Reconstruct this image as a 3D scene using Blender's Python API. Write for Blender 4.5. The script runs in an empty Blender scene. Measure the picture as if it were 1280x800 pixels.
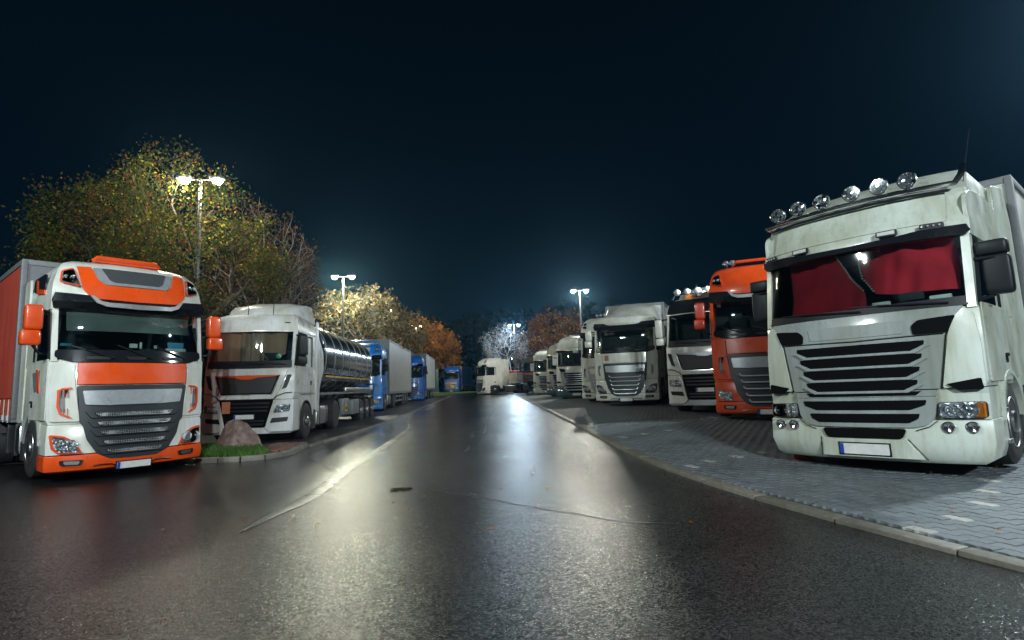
import bpy, bmesh, math, random
from math import radians, sin, cos, pi
from mathutils import Matrix, Vector, Euler
random.seed(7)
C = bpy.context.scene.collection
SC = bpy.context.scene

# ------------------------------------------------------------------ camera, sky, exposure
cam_d = bpy.data.cameras.new('camera')
cam_d.sensor_fit = 'HORIZONTAL'; cam_d.sensor_width = 36.0
cam_d.lens = 36.0 * 700 / 1280
cam_d.clip_start = 0.05; cam_d.clip_end = 2000
cam = bpy.data.objects.new('camera', cam_d); C.objects.link(cam)
cam.matrix_world = Matrix.Translation((0, 0, 1.39)) @ Matrix.Rotation(pi/2 + radians(6.7), 4, 'X') @ Matrix.Rotation(radians(-1.85), 4, 'Z')
SC.camera = cam
SC.view_settings.view_transform = 'Standard'; SC.view_settings.look = 'None'
SC.view_settings.exposure = 0.0; SC.view_settings.gamma = 1.0
W = bpy.data.worlds.new('World'); SC.world = W; W.use_nodes = True
wn = W.node_tree.nodes; wl = W.node_tree.links
bg = wn['Background']
tc = wn.new('ShaderNodeTexCoord'); sx = wn.new('ShaderNodeSeparateXYZ'); rp_ = wn.new('ShaderNodeValToRGB')
wl.new(tc.outputs['Generated'], sx.inputs[0]); wl.new(sx.outputs['Z'], rp_.inputs[0]); wl.new(rp_.outputs[0], bg.inputs[0])
cr = rp_.color_ramp
cr.elements[0].position = 0.0; cr.elements[0].color = (.0010, .0085, .0160, 1)
cr.elements[1].position = 0.75; cr.elements[1].color = (.0006, .0024, .0048, 1)
e = cr.elements.new(.28); e.color = (.0005, .0044, .0098, 1)
bg.inputs[1].default_value = 1.0
SC.cycles.max_bounces = 6; SC.cycles.transparent_max_bounces = 12
SC.cycles.sample_clamp_indirect = 4.0; SC.cycles.caustics_reflective = False; SC.cycles.caustics_refractive = False
try:
    SC.cycles.use_denoising = True
except Exception: pass

LIGHT_K = 1.0
def lamp_light(x, y, z, power, col):
    d = bpy.data.lights.new('street_light', 'POINT'); d.energy = power*LIGHT_K; d.color = col; d.shadow_soft_size = .14
    o = bpy.data.objects.new('street_light', d); C.objects.link(o); o.location = (x, y, z)
    return o

# ------------------------------------------------------------------ terrain profile
def ipl(v, t):
    if v <= t[0][0]: return t[0][1]
    for (a, b), (c, d) in zip(t, t[1:]):
        if v <= c: return b + (d-b)*(v-a)/(c-a)
    return t[-1][1]
ZL = [(-60, 0), (12, 0), (16, .04), (34, .2), (55, .42), (72, .62), (95, .72), (250, .8)]
ZR = [(-60, 0), (2, .0), (7.2, .13), (13.6, .30), (17, .36), (22, .45), (26, .49), (33, .52), (50, .55), (72, .64), (95, .72), (250, .8)]
def terr(X, Y):
    t = min(max((X+5)/9.5, 0), 1); t = t*t*(3-2*t)
    return ipl(Y, ZL)*(1-t) + ipl(Y, ZR)*t

# ------------------------------------------------------------------ materials
MATS = {}
def nt(name):
    m = bpy.data.materials.new(name); m.use_nodes = True
    n = m.node_tree.nodes; l = m.node_tree.links
    return m, n, l, n['Principled BSDF']
def sp(b, **k):
    for a, v in k.items():
        a = a.replace('_', ' ')
        if a in b.inputs: b.inputs[a].default_value = v
def rgb(c): return (c[0], c[1], c[2], 1)
def noise(n, l, scale, detail=3, rough=.55, vec='Object', sc3=None):
    t = n.new('ShaderNodeTexCoord'); x = n.new('ShaderNodeTexNoise')
    x.inputs['Scale'].default_value = scale; x.inputs['Detail'].default_value = detail; x.inputs['Roughness'].default_value = rough
    if sc3:
        mp = n.new('ShaderNodeMapping'); mp.inputs['Scale'].default_value = sc3
        l.new(t.outputs[vec], mp.inputs[0]); l.new(mp.outputs[0], x.inputs[0])
    else: l.new(t.outputs[vec], x.inputs[0])
    return x
def ramp(n, l, src, stops):
    r = n.new('ShaderNodeValToRGB'); e = r.color_ramp.elements
    e[0].position, e[0].color = stops[0][0], rgb(stops[0][1]); e[1].position, e[1].color = stops[-1][0], rgb(stops[-1][1])
    for p, c in stops[1:-1]:
        k = e.new(p); k.color = rgb(c)
    l.new(src, r.inputs[0]); return r
def bump(n, l, src, b, strength, dist):
    u = n.new('ShaderNodeBump'); u.inputs['Strength'].default_value = strength; u.inputs['Distance'].default_value = dist
    l.new(src, u.inputs['Height']); l.new(u.outputs[0], b.inputs['Normal']); return u
def g3(v): return (v, v, v)
def paint(c, rough=.34, dirt=.25, key=None):
    key = key or ('paint', c, rough, dirt)
    if key in MATS: return MATS[key]
    m, n, l, b = nt('truck_paint')
    x = noise(n, l, 1.7, 4, .55, sc3=(1, 1, .5))
    d = tuple(v*(1-dirt)*q for v, q in zip(c, (.97, .93, .82)))
    r = ramp(n, l, x.outputs[0], [(.36, d), (.62, c)])
    k_ = noise(n, l, 1.0, 4, .6, sc3=(16, 16, .7)); k2 = ramp(n, l, k_.outputs[0], [(.36, (.80, .79, .74)), (.52, g3(1))])
    h_ = noise(n, l, 60, 2, .6); k3 = ramp(n, l, h_.outputs[0], [(.30, (.72, .70, .66)), (.38, g3(1))])
    m1 = n.new('ShaderNodeMix'); m1.data_type = 'RGBA'; m1.blend_type = 'MULTIPLY'; m1.inputs[0].default_value = min(1, dirt*2.2)
    m2 = n.new('ShaderNodeMix'); m2.data_type = 'RGBA'; m2.blend_type = 'MULTIPLY'; m2.inputs[0].default_value = min(1, dirt*2)
    l.new(r.outputs[0], m1.inputs[6]); l.new(k2.outputs[0], m1.inputs[7]); l.new(m1.outputs[2], m2.inputs[6]); l.new(k3.outputs[0], m2.inputs[7])
    l.new(m2.outputs[2], b.inputs['Base Color'])
    y = noise(n, l, 3, 3, .5)
    q = ramp(n, l, y.outputs[0], [(.3, g3(rough-.1)), (.7, g3(rough+.14))]); l.new(q.outputs[0], b.inputs['Roughness'])
    sp(b, Coat_Weight=.45, Coat_Roughness=.12)
    MATS[key] = m; return m
def plain(name, c, rough=.5, metal=0, **k):
    key = (name, c, rough, metal, tuple(k.items()))
    if key in MATS: return MATS[key]
    m, n, l, b = nt(name); 
    x = noise(n, l, 14, 4)
    r = ramp(n, l, x.outputs[0], [(.3, tuple(v*.82 for v in c)), (.7, c)]); l.new(r.outputs[0], b.inputs['Base Color'])
    sp(b, Roughness=rough, Metallic=metal, **k); MATS[key] = m; return m
def glass(name, tint, base=.05):
    key = ('glass', name)
    if key in MATS: return MATS[key]
    m = bpy.data.materials.new(name); m.use_nodes = True; n = m.node_tree.nodes; l = m.node_tree.links
    n.remove(n['Principled BSDF'])
    t = n.new('ShaderNodeBsdfTransparent'); t.inputs[0].default_value = rgb(tint)
    g = n.new('ShaderNodeBsdfGlossy'); g.inputs['Roughness'].default_value = .03
    f = n.new('ShaderNodeFresnel'); f.inputs[0].default_value = 1.5
    a = n.new('ShaderNodeMath'); a.operation = 'ADD'; a.inputs[1].default_value = base; a.use_clamp = True
    mx = n.new('ShaderNodeMixShader'); l.new(f.outputs[0], a.inputs[0]); l.new(a.outputs[0], mx.inputs[0])
    l.new(t.outputs[0], mx.inputs[1]); l.new(g.outputs[0], mx.inputs[2]); l.new(mx.outputs[0], n['Material Output'].inputs[0])
    MATS[key] = m; return m
def emit(name, c, s):
    m, n, l, b = nt(name); sp(b, Base_Color=rgb(c)); b.inputs['Emission Color'].default_value = rgb(c); b.inputs['Emission Strength'].default_value = s
    return m
BLACK = plain('black_plastic', (.010, .012, .015), .45, Specular_IOR_Level=.3)
VOID = plain('recess_shade', (.0035, .0035, .004), .8, Specular_IOR_Level=.08)  # shade inside openings put into a near-black colour; panels stay closed
SLATE = plain('slate_plastic', (.022, .027, .033), .4, Specular_IOR_Level=.4)
GLOSSBLACK = plain('gloss_black', (.012, .014, .018), .14)
DARKIN = plain('dark_interior', (.02, .022, .025), .7)
CHROME = plain('chrome', (.78, .79, .8), .16, 1)
ALU = plain('brushed_metal', (.52, .53, .54), .33, 1)
SILVER = plain('silver_paint', (.42, .44, .46), .3, .35)
RUBBER = plain('rubber', (.022, .022, .023), .75)
STEEL = plain('painted_steel', (.2, .21, .22), .5, .3)
CHASSIS = plain('chassis_black', (.03, .03, .032), .6)
PLATE = plain('plate_white', (.75, .74, .72), .4)
PBLUE = plain('plate_blue', (.02, .06, .4), .4)
AMBER = plain('amber_lens', (.7, .2, .01), .2)
REDL = plain('red_plastic', (.45, .03, .02), .35)
ORANGE = paint((.82, .085, .008), .3, .1)
WHITE = paint((.74, .76, .74), .33, .22)
WHITE2 = paint((.62, .66, .66), .34, .25)
BEIGE = paint((.60, .62, .58), .34, .2)
GREENISH = paint((.60, .66, .60), .33, .26)
GREYPANEL = paint((.33, .375, .385), .32, .25)
BLUE = paint((.008, .25, .82), .3, .08)
WSCREEN = glass('windscreen_glass', (.84, .91, .90), .045)
SIDEGLASS = glass('side_window_glass', (.6, .7, .68), .05)
LENS = glass('lamp_lens', (.92, .94, .95), .05)
def facets(name, c0, c1, rough, sc):
    m, n, l, b = nt(name); t = n.new('ShaderNodeTexCoord'); v = n.new('ShaderNodeTexVoronoi'); v.inputs['Scale'].default_value = sc
    l.new(t.outputs['Object'], v.inputs[0]); r = ramp(n, l, v.outputs['Color'], [(.2, c0), (.8, c1)]); l.new(r.outputs[0], b.inputs['Base Color'])
    bump(n, l, v.outputs['Distance'], b, .8, .02); sp(b, Metallic=.55, Roughness=rough); return m
REFL = facets('lamp_reflector', (.35, .37, .4), (.9, .92, .94), .28, 34)
SPOTBACK = facets('spot_reflector', (.03, .035, .04), (.75, .77, .8), .22, 24)
HOUSE = facets('lamp_housing', (.10, .11, .12), (.5, .52, .54), .3, 16)
def mesh_chrome():
    m, n, l, b = nt('punched_chrome')
    t = n.new('ShaderNodeTexCoord'); v = n.new('ShaderNodeTexVoronoi'); v.inputs['Scale'].default_value = 38; v.inputs['Randomness'].default_value = .15
    l.new(t.outputs['Object'], v.inputs[0])
    r = ramp(n, l, v.outputs['Distance'], [(.40, (.02, .02, .02)), (.52, (.6, .61, .62))]); l.new(r.outputs[0], b.inputs['Base Color'])
    sp(b, Metallic=.8, Roughness=.3); return m
PUNCH = mesh_chrome()
def cloth(c, name):
    m, n, l, b = nt(name); x = noise(n, l, 3, 4)
    r = ramp(n, l, x.outputs[0], [(.3, tuple(v*.7 for v in c)), (.7, c)]); l.new(r.outputs[0], b.inputs['Base Color'])
    y = noise(n, l, 160, 2); bump(n, l, y.outputs[0], b, .2, .004); sp(b, Roughness=.85); return m
REDCLOTH = cloth((.62, .012, .03), 'red_curtain_cloth'); TANCLOTH = cloth((.36, .20, .13), 'tan_curtain_cloth'); LACE = cloth((.7, .7, .66), 'lace_trim')
SHADECLOTH = cloth((.22, .25, .23), 'sunshade_cloth')
def tarp(c, name):
    m, n, l, b = nt(name); x = noise(n, l, 1.1, 5, .6)
    r = ramp(n, l, x.outputs[0], [(.3, tuple(v*.8 for v in c)), (.7, c)]); l.new(r.outputs[0], b.inputs['Base Color'])
    y = noise(n, l, .9, 3, .5, sc3=(1, .8, .35)); bump(n, l, y.outputs[0], b, .35, .12); sp(b, Roughness=.42); return m
REDTARP = tarp((.60, .085, .055), 'red_tarpaulin'); GREYTARP = tarp((.42, .43, .42), 'grey_tarpaulin'); WHITETARP = tarp((.6, .61, .6), 'white_tarpaulin'); ORTARP = tarp((.66, .07, .02), 'orange_tarpaulin')

# ------------------------------------------------------------------ mesh helpers
class B:
    def __init__(s): s.v = []; s.f = []; s.mi = []
    def add(s, vs, fs, mi=0):
        o = len(s.v); s.v += [tuple(p) for p in vs]; s.f += [tuple(i+o for i in f) for f in fs]; s.mi += [mi]*len(fs); return s
    def box(s, cx, cy, cz, wx, wy, wz, ch=0.0, rz=0, mi=0):
        hx, hy, hz = wx/2, wy/2, wz/2
        if ch <= 0:
            vs = [(x*hx, y*hy, z*hz) for z in (-1, 1) for x, y in ((-1, -1), (1, -1), (1, 1), (-1, 1))]
            fs = [(3, 2, 1, 0), (4, 5, 6, 7), (0, 1, 5, 4), (1, 2, 6, 5), (2, 3, 7, 6), (3, 0, 4, 7)]
        else:
            ch = min(ch, hx*.95, hy*.95, hz*.95)
            bm = bmesh.new(); bmesh.ops.create_cube(bm, size=2)
            for v in bm.verts: v.co = Vector((v.co.x*hx, v.co.y*hy, v.co.z*hz))
            bmesh.ops.bevel(bm, geom=bm.edges[:], offset=ch, segments=2, affect='EDGES', profile=.6)
            bm.verts.index_update(); vs = [tuple(v.co) for v in bm.verts]; fs = [tuple(v.index for v in f.verts) for f in bm.faces]; bm.free()
        c, q = cos(rz), sin(rz)
        return s.add([(cx+x*c-y*q, cy+x*q+y*c, cz+z) for x, y, z in vs], fs, mi)
    def tube(s, pts, r, n=8, r2=None, caps=True, mi=0):
        pts = [Vector(p) for p in pts]; k = len(pts); vs = []; fs = []
        up = Vector((0, 0, 1)); ref = None
        for i, p in enumerate(pts):
            d = (pts[min(i+1, k-1)] - pts[max(i-1, 0)])
            d = d.normalized() if d.length > 1e-9 else Vector((0, 0, 1))
            if ref is None: ref = Vector((1, 0, 0)) if abs(d.x) < .9 else Vector((0, 1, 0))
            a = (ref - d*ref.dot(d)).normalized(); b = d.cross(a); ref = a
            rr = r if r2 is None else r + (r2-r)*i/max(1, k-1)
            for j in range(n):
                t = 2*pi*j/n; vs.append(p + a*(rr*cos(t)) + b*(rr*sin(t)))
        for i in range(k-1):
            for j in range(n):
                fs.append((i*n+j, i*n+(j+1) % n, (i+1)*n+(j+1) % n, (i+1)*n+j))
        if caps: fs += [tuple(range(n))[::-1], tuple((k-1)*n+j for j in range(n))]
        return s.add(vs, fs, mi)
    def lathe(s, prof, axis='x', c=(0, 0, 0), n=28, sg=1, mi=0):
        # prof: (offset along axis, radius)
        vs = []; fs = []
        for a, r in prof:
            for j in range(n):
                t = 2*pi*j/n; u, w = r*cos(t), r*sin(t)
                vs.append({'x': (c[0]+a*sg, c[1]+u, c[2]+w), 'y': (c[0]+u, c[1]+a*sg, c[2]+w), 'z': (c[0]+u, c[1]+w, c[2]+a*sg)}[axis])
        for i in range(len(prof)-1):
            for j in range(n): fs.append((i*n+j, i*n+(j+1) % n, (i+1)*n+(j+1) % n, (i+1)*n+j))
        fs.append(tuple(range(n))); fs.append(tuple((len(prof)-1)*n+j for j in range(n))[::-1])
        return s.add(vs, fs, mi)
def mk(name, b, mat, parent=None, smooth=35, bevel=0, label=None):
    me = bpy.data.meshes.new(name); me.from_pydata(b.v, [], b.f)
    for m in (mat if isinstance(mat, (list, tuple)) else [mat]): me.materials.append(m)
    if any(b.mi): me.polygons.foreach_set('material_index', b.mi)
    bm = bmesh.new(); bm.from_mesh(me); bmesh.ops.recalc_face_normals(bm, faces=bm.faces[:]); bm.to_mesh(me); bm.free()
    if smooth:
        me.polygons.foreach_set('use_smooth', [True]*len(me.polygons)); me.set_sharp_from_angle(angle=radians(smooth))
    o = bpy.data.objects.new(name, me); C.objects.link(o)
    if parent is not None: o.parent = parent
    if bevel:
        md = o.modifiers.new('bevel', 'BEVEL'); md.width = bevel; md.segments = 2; md.limit_method = 'ANGLE'; md.angle_limit = radians(50); md.use_clamp_overlap = True
    if label: o['label'] = label
    return o
def empty(name, label, cat, loc, rz=0, tilt=0, group=None):
    o = bpy.data.objects.new(name, None); C.objects.link(o); o.empty_display_size = .3
    o.matrix_world = Matrix.Translation(loc) @ Matrix.Rotation(rz, 4, 'Z') @ Matrix.Rotation(tilt, 4, 'Y')
    o['label'] = label; o['category'] = cat
    if group: o['group'] = group
    return o
def tag(o, label=None, cat=None, group=None, kind=None):
    for k, v in (('label', label), ('category', cat), ('group', group), ('kind', kind)):
        if v: o[k] = v
    return o
def rnd(poly, r, seg=4):
    out = []; n = len(poly)
    for i in range(n):
        p = Vector(poly[i]); a = Vector(poly[i-1]); b = Vector(poly[(i+1) % n])
        ra = r[i] if isinstance(r, (list, tuple)) else r
        u = (a-p); w = (b-p); k = min(ra, u.length*.45, w.length*.45)
        if k < 1e-4: out.append(tuple(p)); continue
        q0 = p + u.normalized()*k; q1 = p + w.normalized()*k
        for j in range(seg+1):
            t = j/seg; out.append(tuple(q0*(1-t)**2 + p*2*t*(1-t) + q1*t*t))
    return out
def mir(half): # half outline with x>=0 from top centre down to bottom centre
    return half + [(-x, z) for x, z in reversed(half) if abs(x) > 1e-6]
def clip(poly, ax, v, keep_less):
    out = []; n = len(poly)
    for i in range(n):
        a, b = poly[i], poly[(i+1) % n]
        ia = (a[ax] <= v+1e-9) if keep_less else (a[ax] >= v-1e-9); ib = (b[ax] <= v+1e-9) if keep_less else (b[ax] >= v-1e-9)
        if ia: out.append(a)
        if ia != ib:
            t = (v-a[ax])/(b[ax]-a[ax]); q = [a[0]+(b[0]-a[0])*t, a[1]+(b[1]-a[1])*t]; q[ax] = v; out.append(tuple(q))
    return out
def patch(b, poly, fmap, depth=.03, sx=.14, sz=.3, off=0.0, mi=0, back=True):
    """curved panel: poly in (u,v), fmap(u,v,d) -> xyz at depth d behind the surface"""
    x0 = min(p[0] for p in poly); x1 = max(p[0] for p in poly); z0 = min(p[1] for p in poly); z1 = max(p[1] for p in poly)
    nx = max(1, math.ceil((x1-x0)/sx)); nz = max(1, math.ceil((z1-z0)/sz))
    idx = {}; uv = []; fs = []
    def vi(p):
        k = (round(p[0], 4), round(p[1], 4))
        if k not in idx: idx[k] = len(uv); uv.append(k)
        return idx[k]
    for i in range(nx):
        c1 = clip(clip(poly, 0, x0+(x1-x0)*i/nx, False), 0, x0+(x1-x0)*(i+1)/nx, True)
        if len(c1) < 3: continue
        for j in range(nz):
            c2 = clip(clip(c1, 1, z0+(z1-z0)*j/nz, False), 1, z0+(z1-z0)*(j+1)/nz, True)
            ids = []
            for p in c2:
                k = vi(p)
                if not ids or (ids[-1] != k and k != ids[0]): ids.append(k)
            if len(ids) >= 3: fs.append(tuple(ids))
    vs = [fmap(u, v, -off) for u, v in uv]; n = len(vs)
    vs += [fmap(u, v, depth-off) for u, v in uv]
    cnt = {}
    for f in fs:
        for a, c in zip(f, f[1:]+f[:1]): cnt[(min(a, c), max(a, c))] = cnt.get((min(a, c), max(a, c)), 0)+1
    sides = []
    for f in fs:
        for a, c in zip(f, f[1:]+f[:1]):
            if cnt[(min(a, c), max(a, c))] == 1: sides.append((c, a, a+n, c+n))
    allf = fs + sides + ([tuple(i+n for i in reversed(f)) for f in fs] if back else [])
    return b.add(vs, allf, mi)
class Surf:
    """front of a cab: profile y(z), sideways bulge"""
    def __init__(s, prof, bul, n=2.6, w=1.25): s.p, s.b, s.n, s.w = prof, bul, n, w
    def y(s, x, z): return ipl(z, s.p) + ipl(z, s.b)*min(abs(x)/s.w, 1.15)**s.n
    def fm(s): return lambda u, v, d: (u, s.y(u, v)+d, v)
def side(sg, w=1.24):
    return lambda u, v, d: (sg*(w-d), u, v)
def loft(b, levels, surf, push=.02, nf=17, mi=0):
    """closed cab block: levels (z, half width, back y, inset of front)"""
    vs = []; fs = []; m = None
    for z, w, yb, ins in levels:
        ring = []
        for i in range(nf):
            x = -w + 2*w*i/(nf-1); ring.append((x, surf.y(x/w*min(w, 1.25), z)+push+ins, z))
        ys = ring[-1][1]
        for t in (.12, .5, .9): ring.append((w, ys+(yb-ys)*t, z))
        ring.append((w*.97, yb, z)); ring.append((0, yb+.01, z)); ring.append((-w*.97, yb, z))
        for t in (.9, .5, .12): ring.append((-w, ys+(yb-ys)*t, z))
        m = len(ring); vs += ring
    k = len(levels)
    for i in range(k-1):
        for j in range(m): fs.append((i*m+j, i*m+(j+1) % m, (i+1)*m+(j+1) % m, (i+1)*m+j))
    fs.append(tuple(range(m))[::-1]); fs.append(tuple((k-1)*m+j for j in range(m)))
    return b.add(vs, fs, mi)
def rbox(b, c, s, e=.35, n=12, mi=0):
    """soft rounded box (superellipsoid)"""
    vs = []; fs = []; f = lambda t, p: math.copysign(abs(t)**p, t)
    for i in range(1, n):
        ph = -pi/2 + pi*i/n
        for j in range(2*n):
            th = 2*pi*j/(2*n)
            vs.append((c[0]+s[0]/2*f(cos(ph), e)*f(cos(th), e), c[1]+s[1]/2*f(cos(ph), e)*f(sin(th), e), c[2]+s[2]/2*f(sin(ph), e)))
    m = 2*n
    for i in range(n-2):
        for j in range(m): fs.append((i*m+j, i*m+(j+1) % m, (i+1)*m+(j+1) % m, (i+1)*m+j))
    fs.append(tuple(range(m))[::-1]); fs.append(tuple((n-2)*m+j for j in range(m)))
    return b.add(vs, fs, mi)

# ------------------------------------------------------------------ truck pieces shared by every make
def wheel(par, x, y, r=.53, w=.33, dual=False, detail=1):
    sg = 1 if x > 0 else -1
    n = 32 if detail else 18
    b = B(); h = w/2
    b.lathe([(-h, r*.58), (-h*1.02, r*.74), (-h*.98, r*.9), (-h*.8, r*.985), (-h*.4, r), (h*.4, r), (h*.8, r*.985), (h*.98, r*.9), (h*1.02, r*.74), (h, r*.58)], 'x', (x, y, r), n, sg)
    if dual: b.lathe([(-h-w*1.05, r*.58), (-h-w, r*.9), (-h-w*.8, r), (-h-w*.3, r), (-h-w*.1, r*.9), (-h-w*.05, r*.58)], 'x', (x, y, r), n, sg)
    wo = mk('wheel', b, RUBBER, par)
    if detail and not dual:
        g = B()
        for q in (-.45, -.15, .15, .45): g.lathe([(h*q-.008, r*1.002), (h*q, r*.985), (h*q+.008, r*1.002)], 'x', (x, y, r), n, sg)
    b = B()
    if dual: pr = [(-h*.2, .60*r), (h*.9, .60*r), (h*1.0, .575*r), (h*.85, .55*r), (-h*.3, .5*r), (-h*.5, .4*r), (-h*.45, .24*r), (h*.55, .22*r), (h*.65, .17*r), (h*.65, .01)]
    else: pr = [(-h*.2, .60*r), (h*.95, .60*r), (h*1.05, .58*r), (h*.9, .55*r), (h*.5, .52*r), (h*.75, .42*r), (h*.7, .27*r), (h*1.15, .25*r), (h*1.25, .2*r), (h*1.25, .01)]
    b.lathe(pr, 'x', (x, y, r), n, sg)
    rim = mk('rim', b, ALU if detail else STEEL, wo)
    if detail:
        b = B(); a0 = (-h*.4 if dual else h*.72)
        for k in range(10):
            t = 2*pi*k/10; b.lathe([(a0, .012), (a0+.045, .012), (a0+.05, .006)], 'x', (x, y+.31*r*cos(t), r+.31*r*sin(t)), 8, sg)
        mk('wheel_nuts', b, CHROME, wo)
        b = B()
        for k in range(10):
            t = 2*pi*(k+.5)/10; a1 = -h*.46 if dual else h*.66
            b.lathe([(a1, .03), (a1+.035, .028)], 'x', (x, y+.47*r*cos(t), r+.47*r*sin(t)), 10, sg)
        mk('hand_holes', b, BLACK, wo)
def arch(par, x, y, mat, r=.62, w=.36, th=.03, a0=5, a1=175):
    b = B(); vs = []; fs = []; n = 14; sg = 1 if x > 0 else -1
    for i in range(n+1):
        t = radians(a0+(a1-a0)*i/n)
        for rr in (r, r+th):
            for xx in (x-sg*w, x): vs.append((xx, y+rr*cos(t), .53+rr*sin(t)))
    for i in range(n):
        o = i*4; p = o+4
        fs += [(o, o+1, p+1, p), (o+2, p+2, p+3, o+3), (o, p, p+2, o+2), (o+1, o+3, p+3, p+1)]
    fs += [(0, 2, 3, 1), (n*4, n*4+1, n*4+3, n*4+2)]
    b.add(vs, fs); return mk('mudguard', b, mat, par)
def plate(par, S, z, w=.52, h=.115, off=.05, x=0, euro=True):
    fm = S.fm()
    b = B(); patch(b, rnd([(x-w/2, z-h/2), (x+w/2, z-h/2), (x+w/2, z+h/2), (x-w/2, z+h/2)], .012), fm, .012, 9, 9, off+.004)
    p = mk('number_plate', b, PLATE, par)
    b = B(); patch(b, [(x-w/2-.018, z-h/2-.016), (x+w/2+.018, z-h/2-.016), (x+w/2+.018, z+h/2+.016), (x-w/2-.018, z+h/2+.016)], fm, .03, 9, 9, off-.003)
    mk('plate_holder', b, BLACK, p)
    if euro:
        b = B(); patch(b, [(x-w/2+.002, z-h/2+.002), (x-w/2+.045, z-h/2+.002), (x-w/2+.045, z+h/2-.002), (x-w/2+.002, z+h/2-.002)], fm, .004, 9, 9, off+.008)
        mk('country_band', b, PBLUE, p)
def headlight(par, S, poly, bezel, bowls=2, off=.02, inset=.82, amber=None, fine=True):
    cx = sum(p[0] for p in poly)/len(poly); cz = sum(p[1] for p in poly)/len(poly); fm = S.fm()
    b = B(); patch(b, rnd(poly, .04), fm, .05, .12, .2, off)
    h = mk('headlight', b, bezel, par, bevel=.005 if fine else 0)
    inn = [(cx+(p[0]-cx)*inset, cz+(p[1]-cz)*inset) for p in poly]
    b = B(); patch(b, rnd(inn, .03), fm, .01, .12, .2, off+.006); mk('housing', b, HOUSE, h)
    xs = [p[0] for p in inn]; zs = [p[1] for p in inn]; w = max(xs)-min(xs); hh = max(zs)-min(zs); r = min(hh*.40, w/(bowls*2.1))
    for k in range(bowls):
        x = min(xs)+w*(k+.5)/bowls; x = cx+(x-cx)*.86
        b = B(); y = S.y(x, cz)-off-.008
        b.lathe([(.0, r), (-.02, r), (-.015, r*.8), (-.012, r*.45), (-.028, r*.36), (-.034, r*.01)], 'y', (x, y, cz-(0 if bowls > 1 else 0)), 16)
        mk('reflector', b, REFL, h)
    if amber:
        b = B(); patch(b, amber, fm, .02, .1, .2, off+.022); mk('indicator', b, AMBER, h)
    b = B(); patch(b, rnd(inn, .03), fm, .006, .1, .2, off+.05); mk('lens', b, LENS, h)
    return h
def mirror(par, x, y, z, s, mat, arm=None, name='mirror'):
    b = B(); rbox(b, (x, y, z), s, .3, 10); o = mk(name, b, mat, par, 60)
    b = B(); b.box(x, y+s[1]*.47, z, s[0]*.8, .01, s[2]*.84); mk('mirror_glass', b, CHROME, o)
    if arm:
        b = B(); b.tube(arm, .022, 8); mk('mirror_arm', b, BLACK, o)
    return o
def interior(par, surf, zb, zt, curtain=None):
    b = B(); b.box(0, .95, zb-.06, 2.2, .8, .1, .02); b.box(0, .62, zb-.02, 2.1, .3, .14, .04); rbox(b, (-.55, .72, zb+.07), (.5, .3, .2)); mk('dashboard', b, DARKIN, par)
    b = B(); b.box(0, 1.355, (zb+zt)/2, 2.3, .03, zt-zb+.04); mk('rear_wall', b, DARKIN, par)
    for s in (-1, 1):
        b = B(); rbox(b, (s*.6, 1.22, zb+.18), (.52, .16, .75)); rbox(b, (s*.6, 1.2, zb+.6), (.3, .12, .2)); mk('seat', b, DARKIN, par)
    b = B(); pts = [(-.6+.22*cos(2*pi*k/20), .82+.06*sin(2*pi*k/20), zb+.12+.2*sin(2*pi*k/20)) for k in range(21)]; b.tube(pts, .016, 6); mk('steering_wheel', b, BLACK, par)
def wiper(par, S, x0, z0, x1, z1, off=.045):
    b = B(); f = S.fm()
    P = lambda t: f(x0+(x1-x0)*t, z0+(z1-z0)*t, -off)
    b.tube([P(0), P(.35), P(.7)], .012, 6); d = Vector((x1-x0, 0, z1-z0)).normalized()
    q = [f(x0+(x1-x0)*t, z0+(z1-z0)*t+.0, -off+.012) for t in (.25, .5, .75, 1.)]
    b.tube(q, .009, 5); mk('wiper', b, BLACK, par)
def cab_shell(par, S, mat, zlo, zws0, zws1, top, yb=2.35, w=1.23, door=(.45, 1.35)):
    b = B()
    loft(b, [(zlo, w-.03, yb, .0), (zlo+.08, w, yb, 0), ((zlo+zws0)/2, w, yb, 0), (zws0-.05, w-.005, yb, 0), (zws0, w-.02, yb, .01)], S)
    loft(b, top, S)
    b.box(0, (1.38+yb)/2, (zws0+zws1)/2, 2*w-.02, yb-1.38, zws1-zws0+.1)
    for s in (-1, 1):
        y0, y1 = S.y(1.16, zws0)+.05, S.y(1.14, zws1)+.05
        b.add([(s*(w-.02), y0-.03, zws0-.03), (s*(w-.10), y0-.07, zws0-.03), (s*(w-.10), y0+.06, zws0-.03), (s*(w-.02), y0+.1, zws0-.03),
               (s*(w-.02), y1-.03, zws1+.03), (s*(w-.10), y1-.07, zws1+.03), (s*(w-.10), y1+.06, zws1+.03), (s*(w-.02), y1+.1, zws1+.03)],
              [(0, 1, 5, 4), (1, 2, 6, 5), (2, 3, 7, 6), (3, 0, 4, 7)])
    return mk('cab', b, mat, par, 38)
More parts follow.
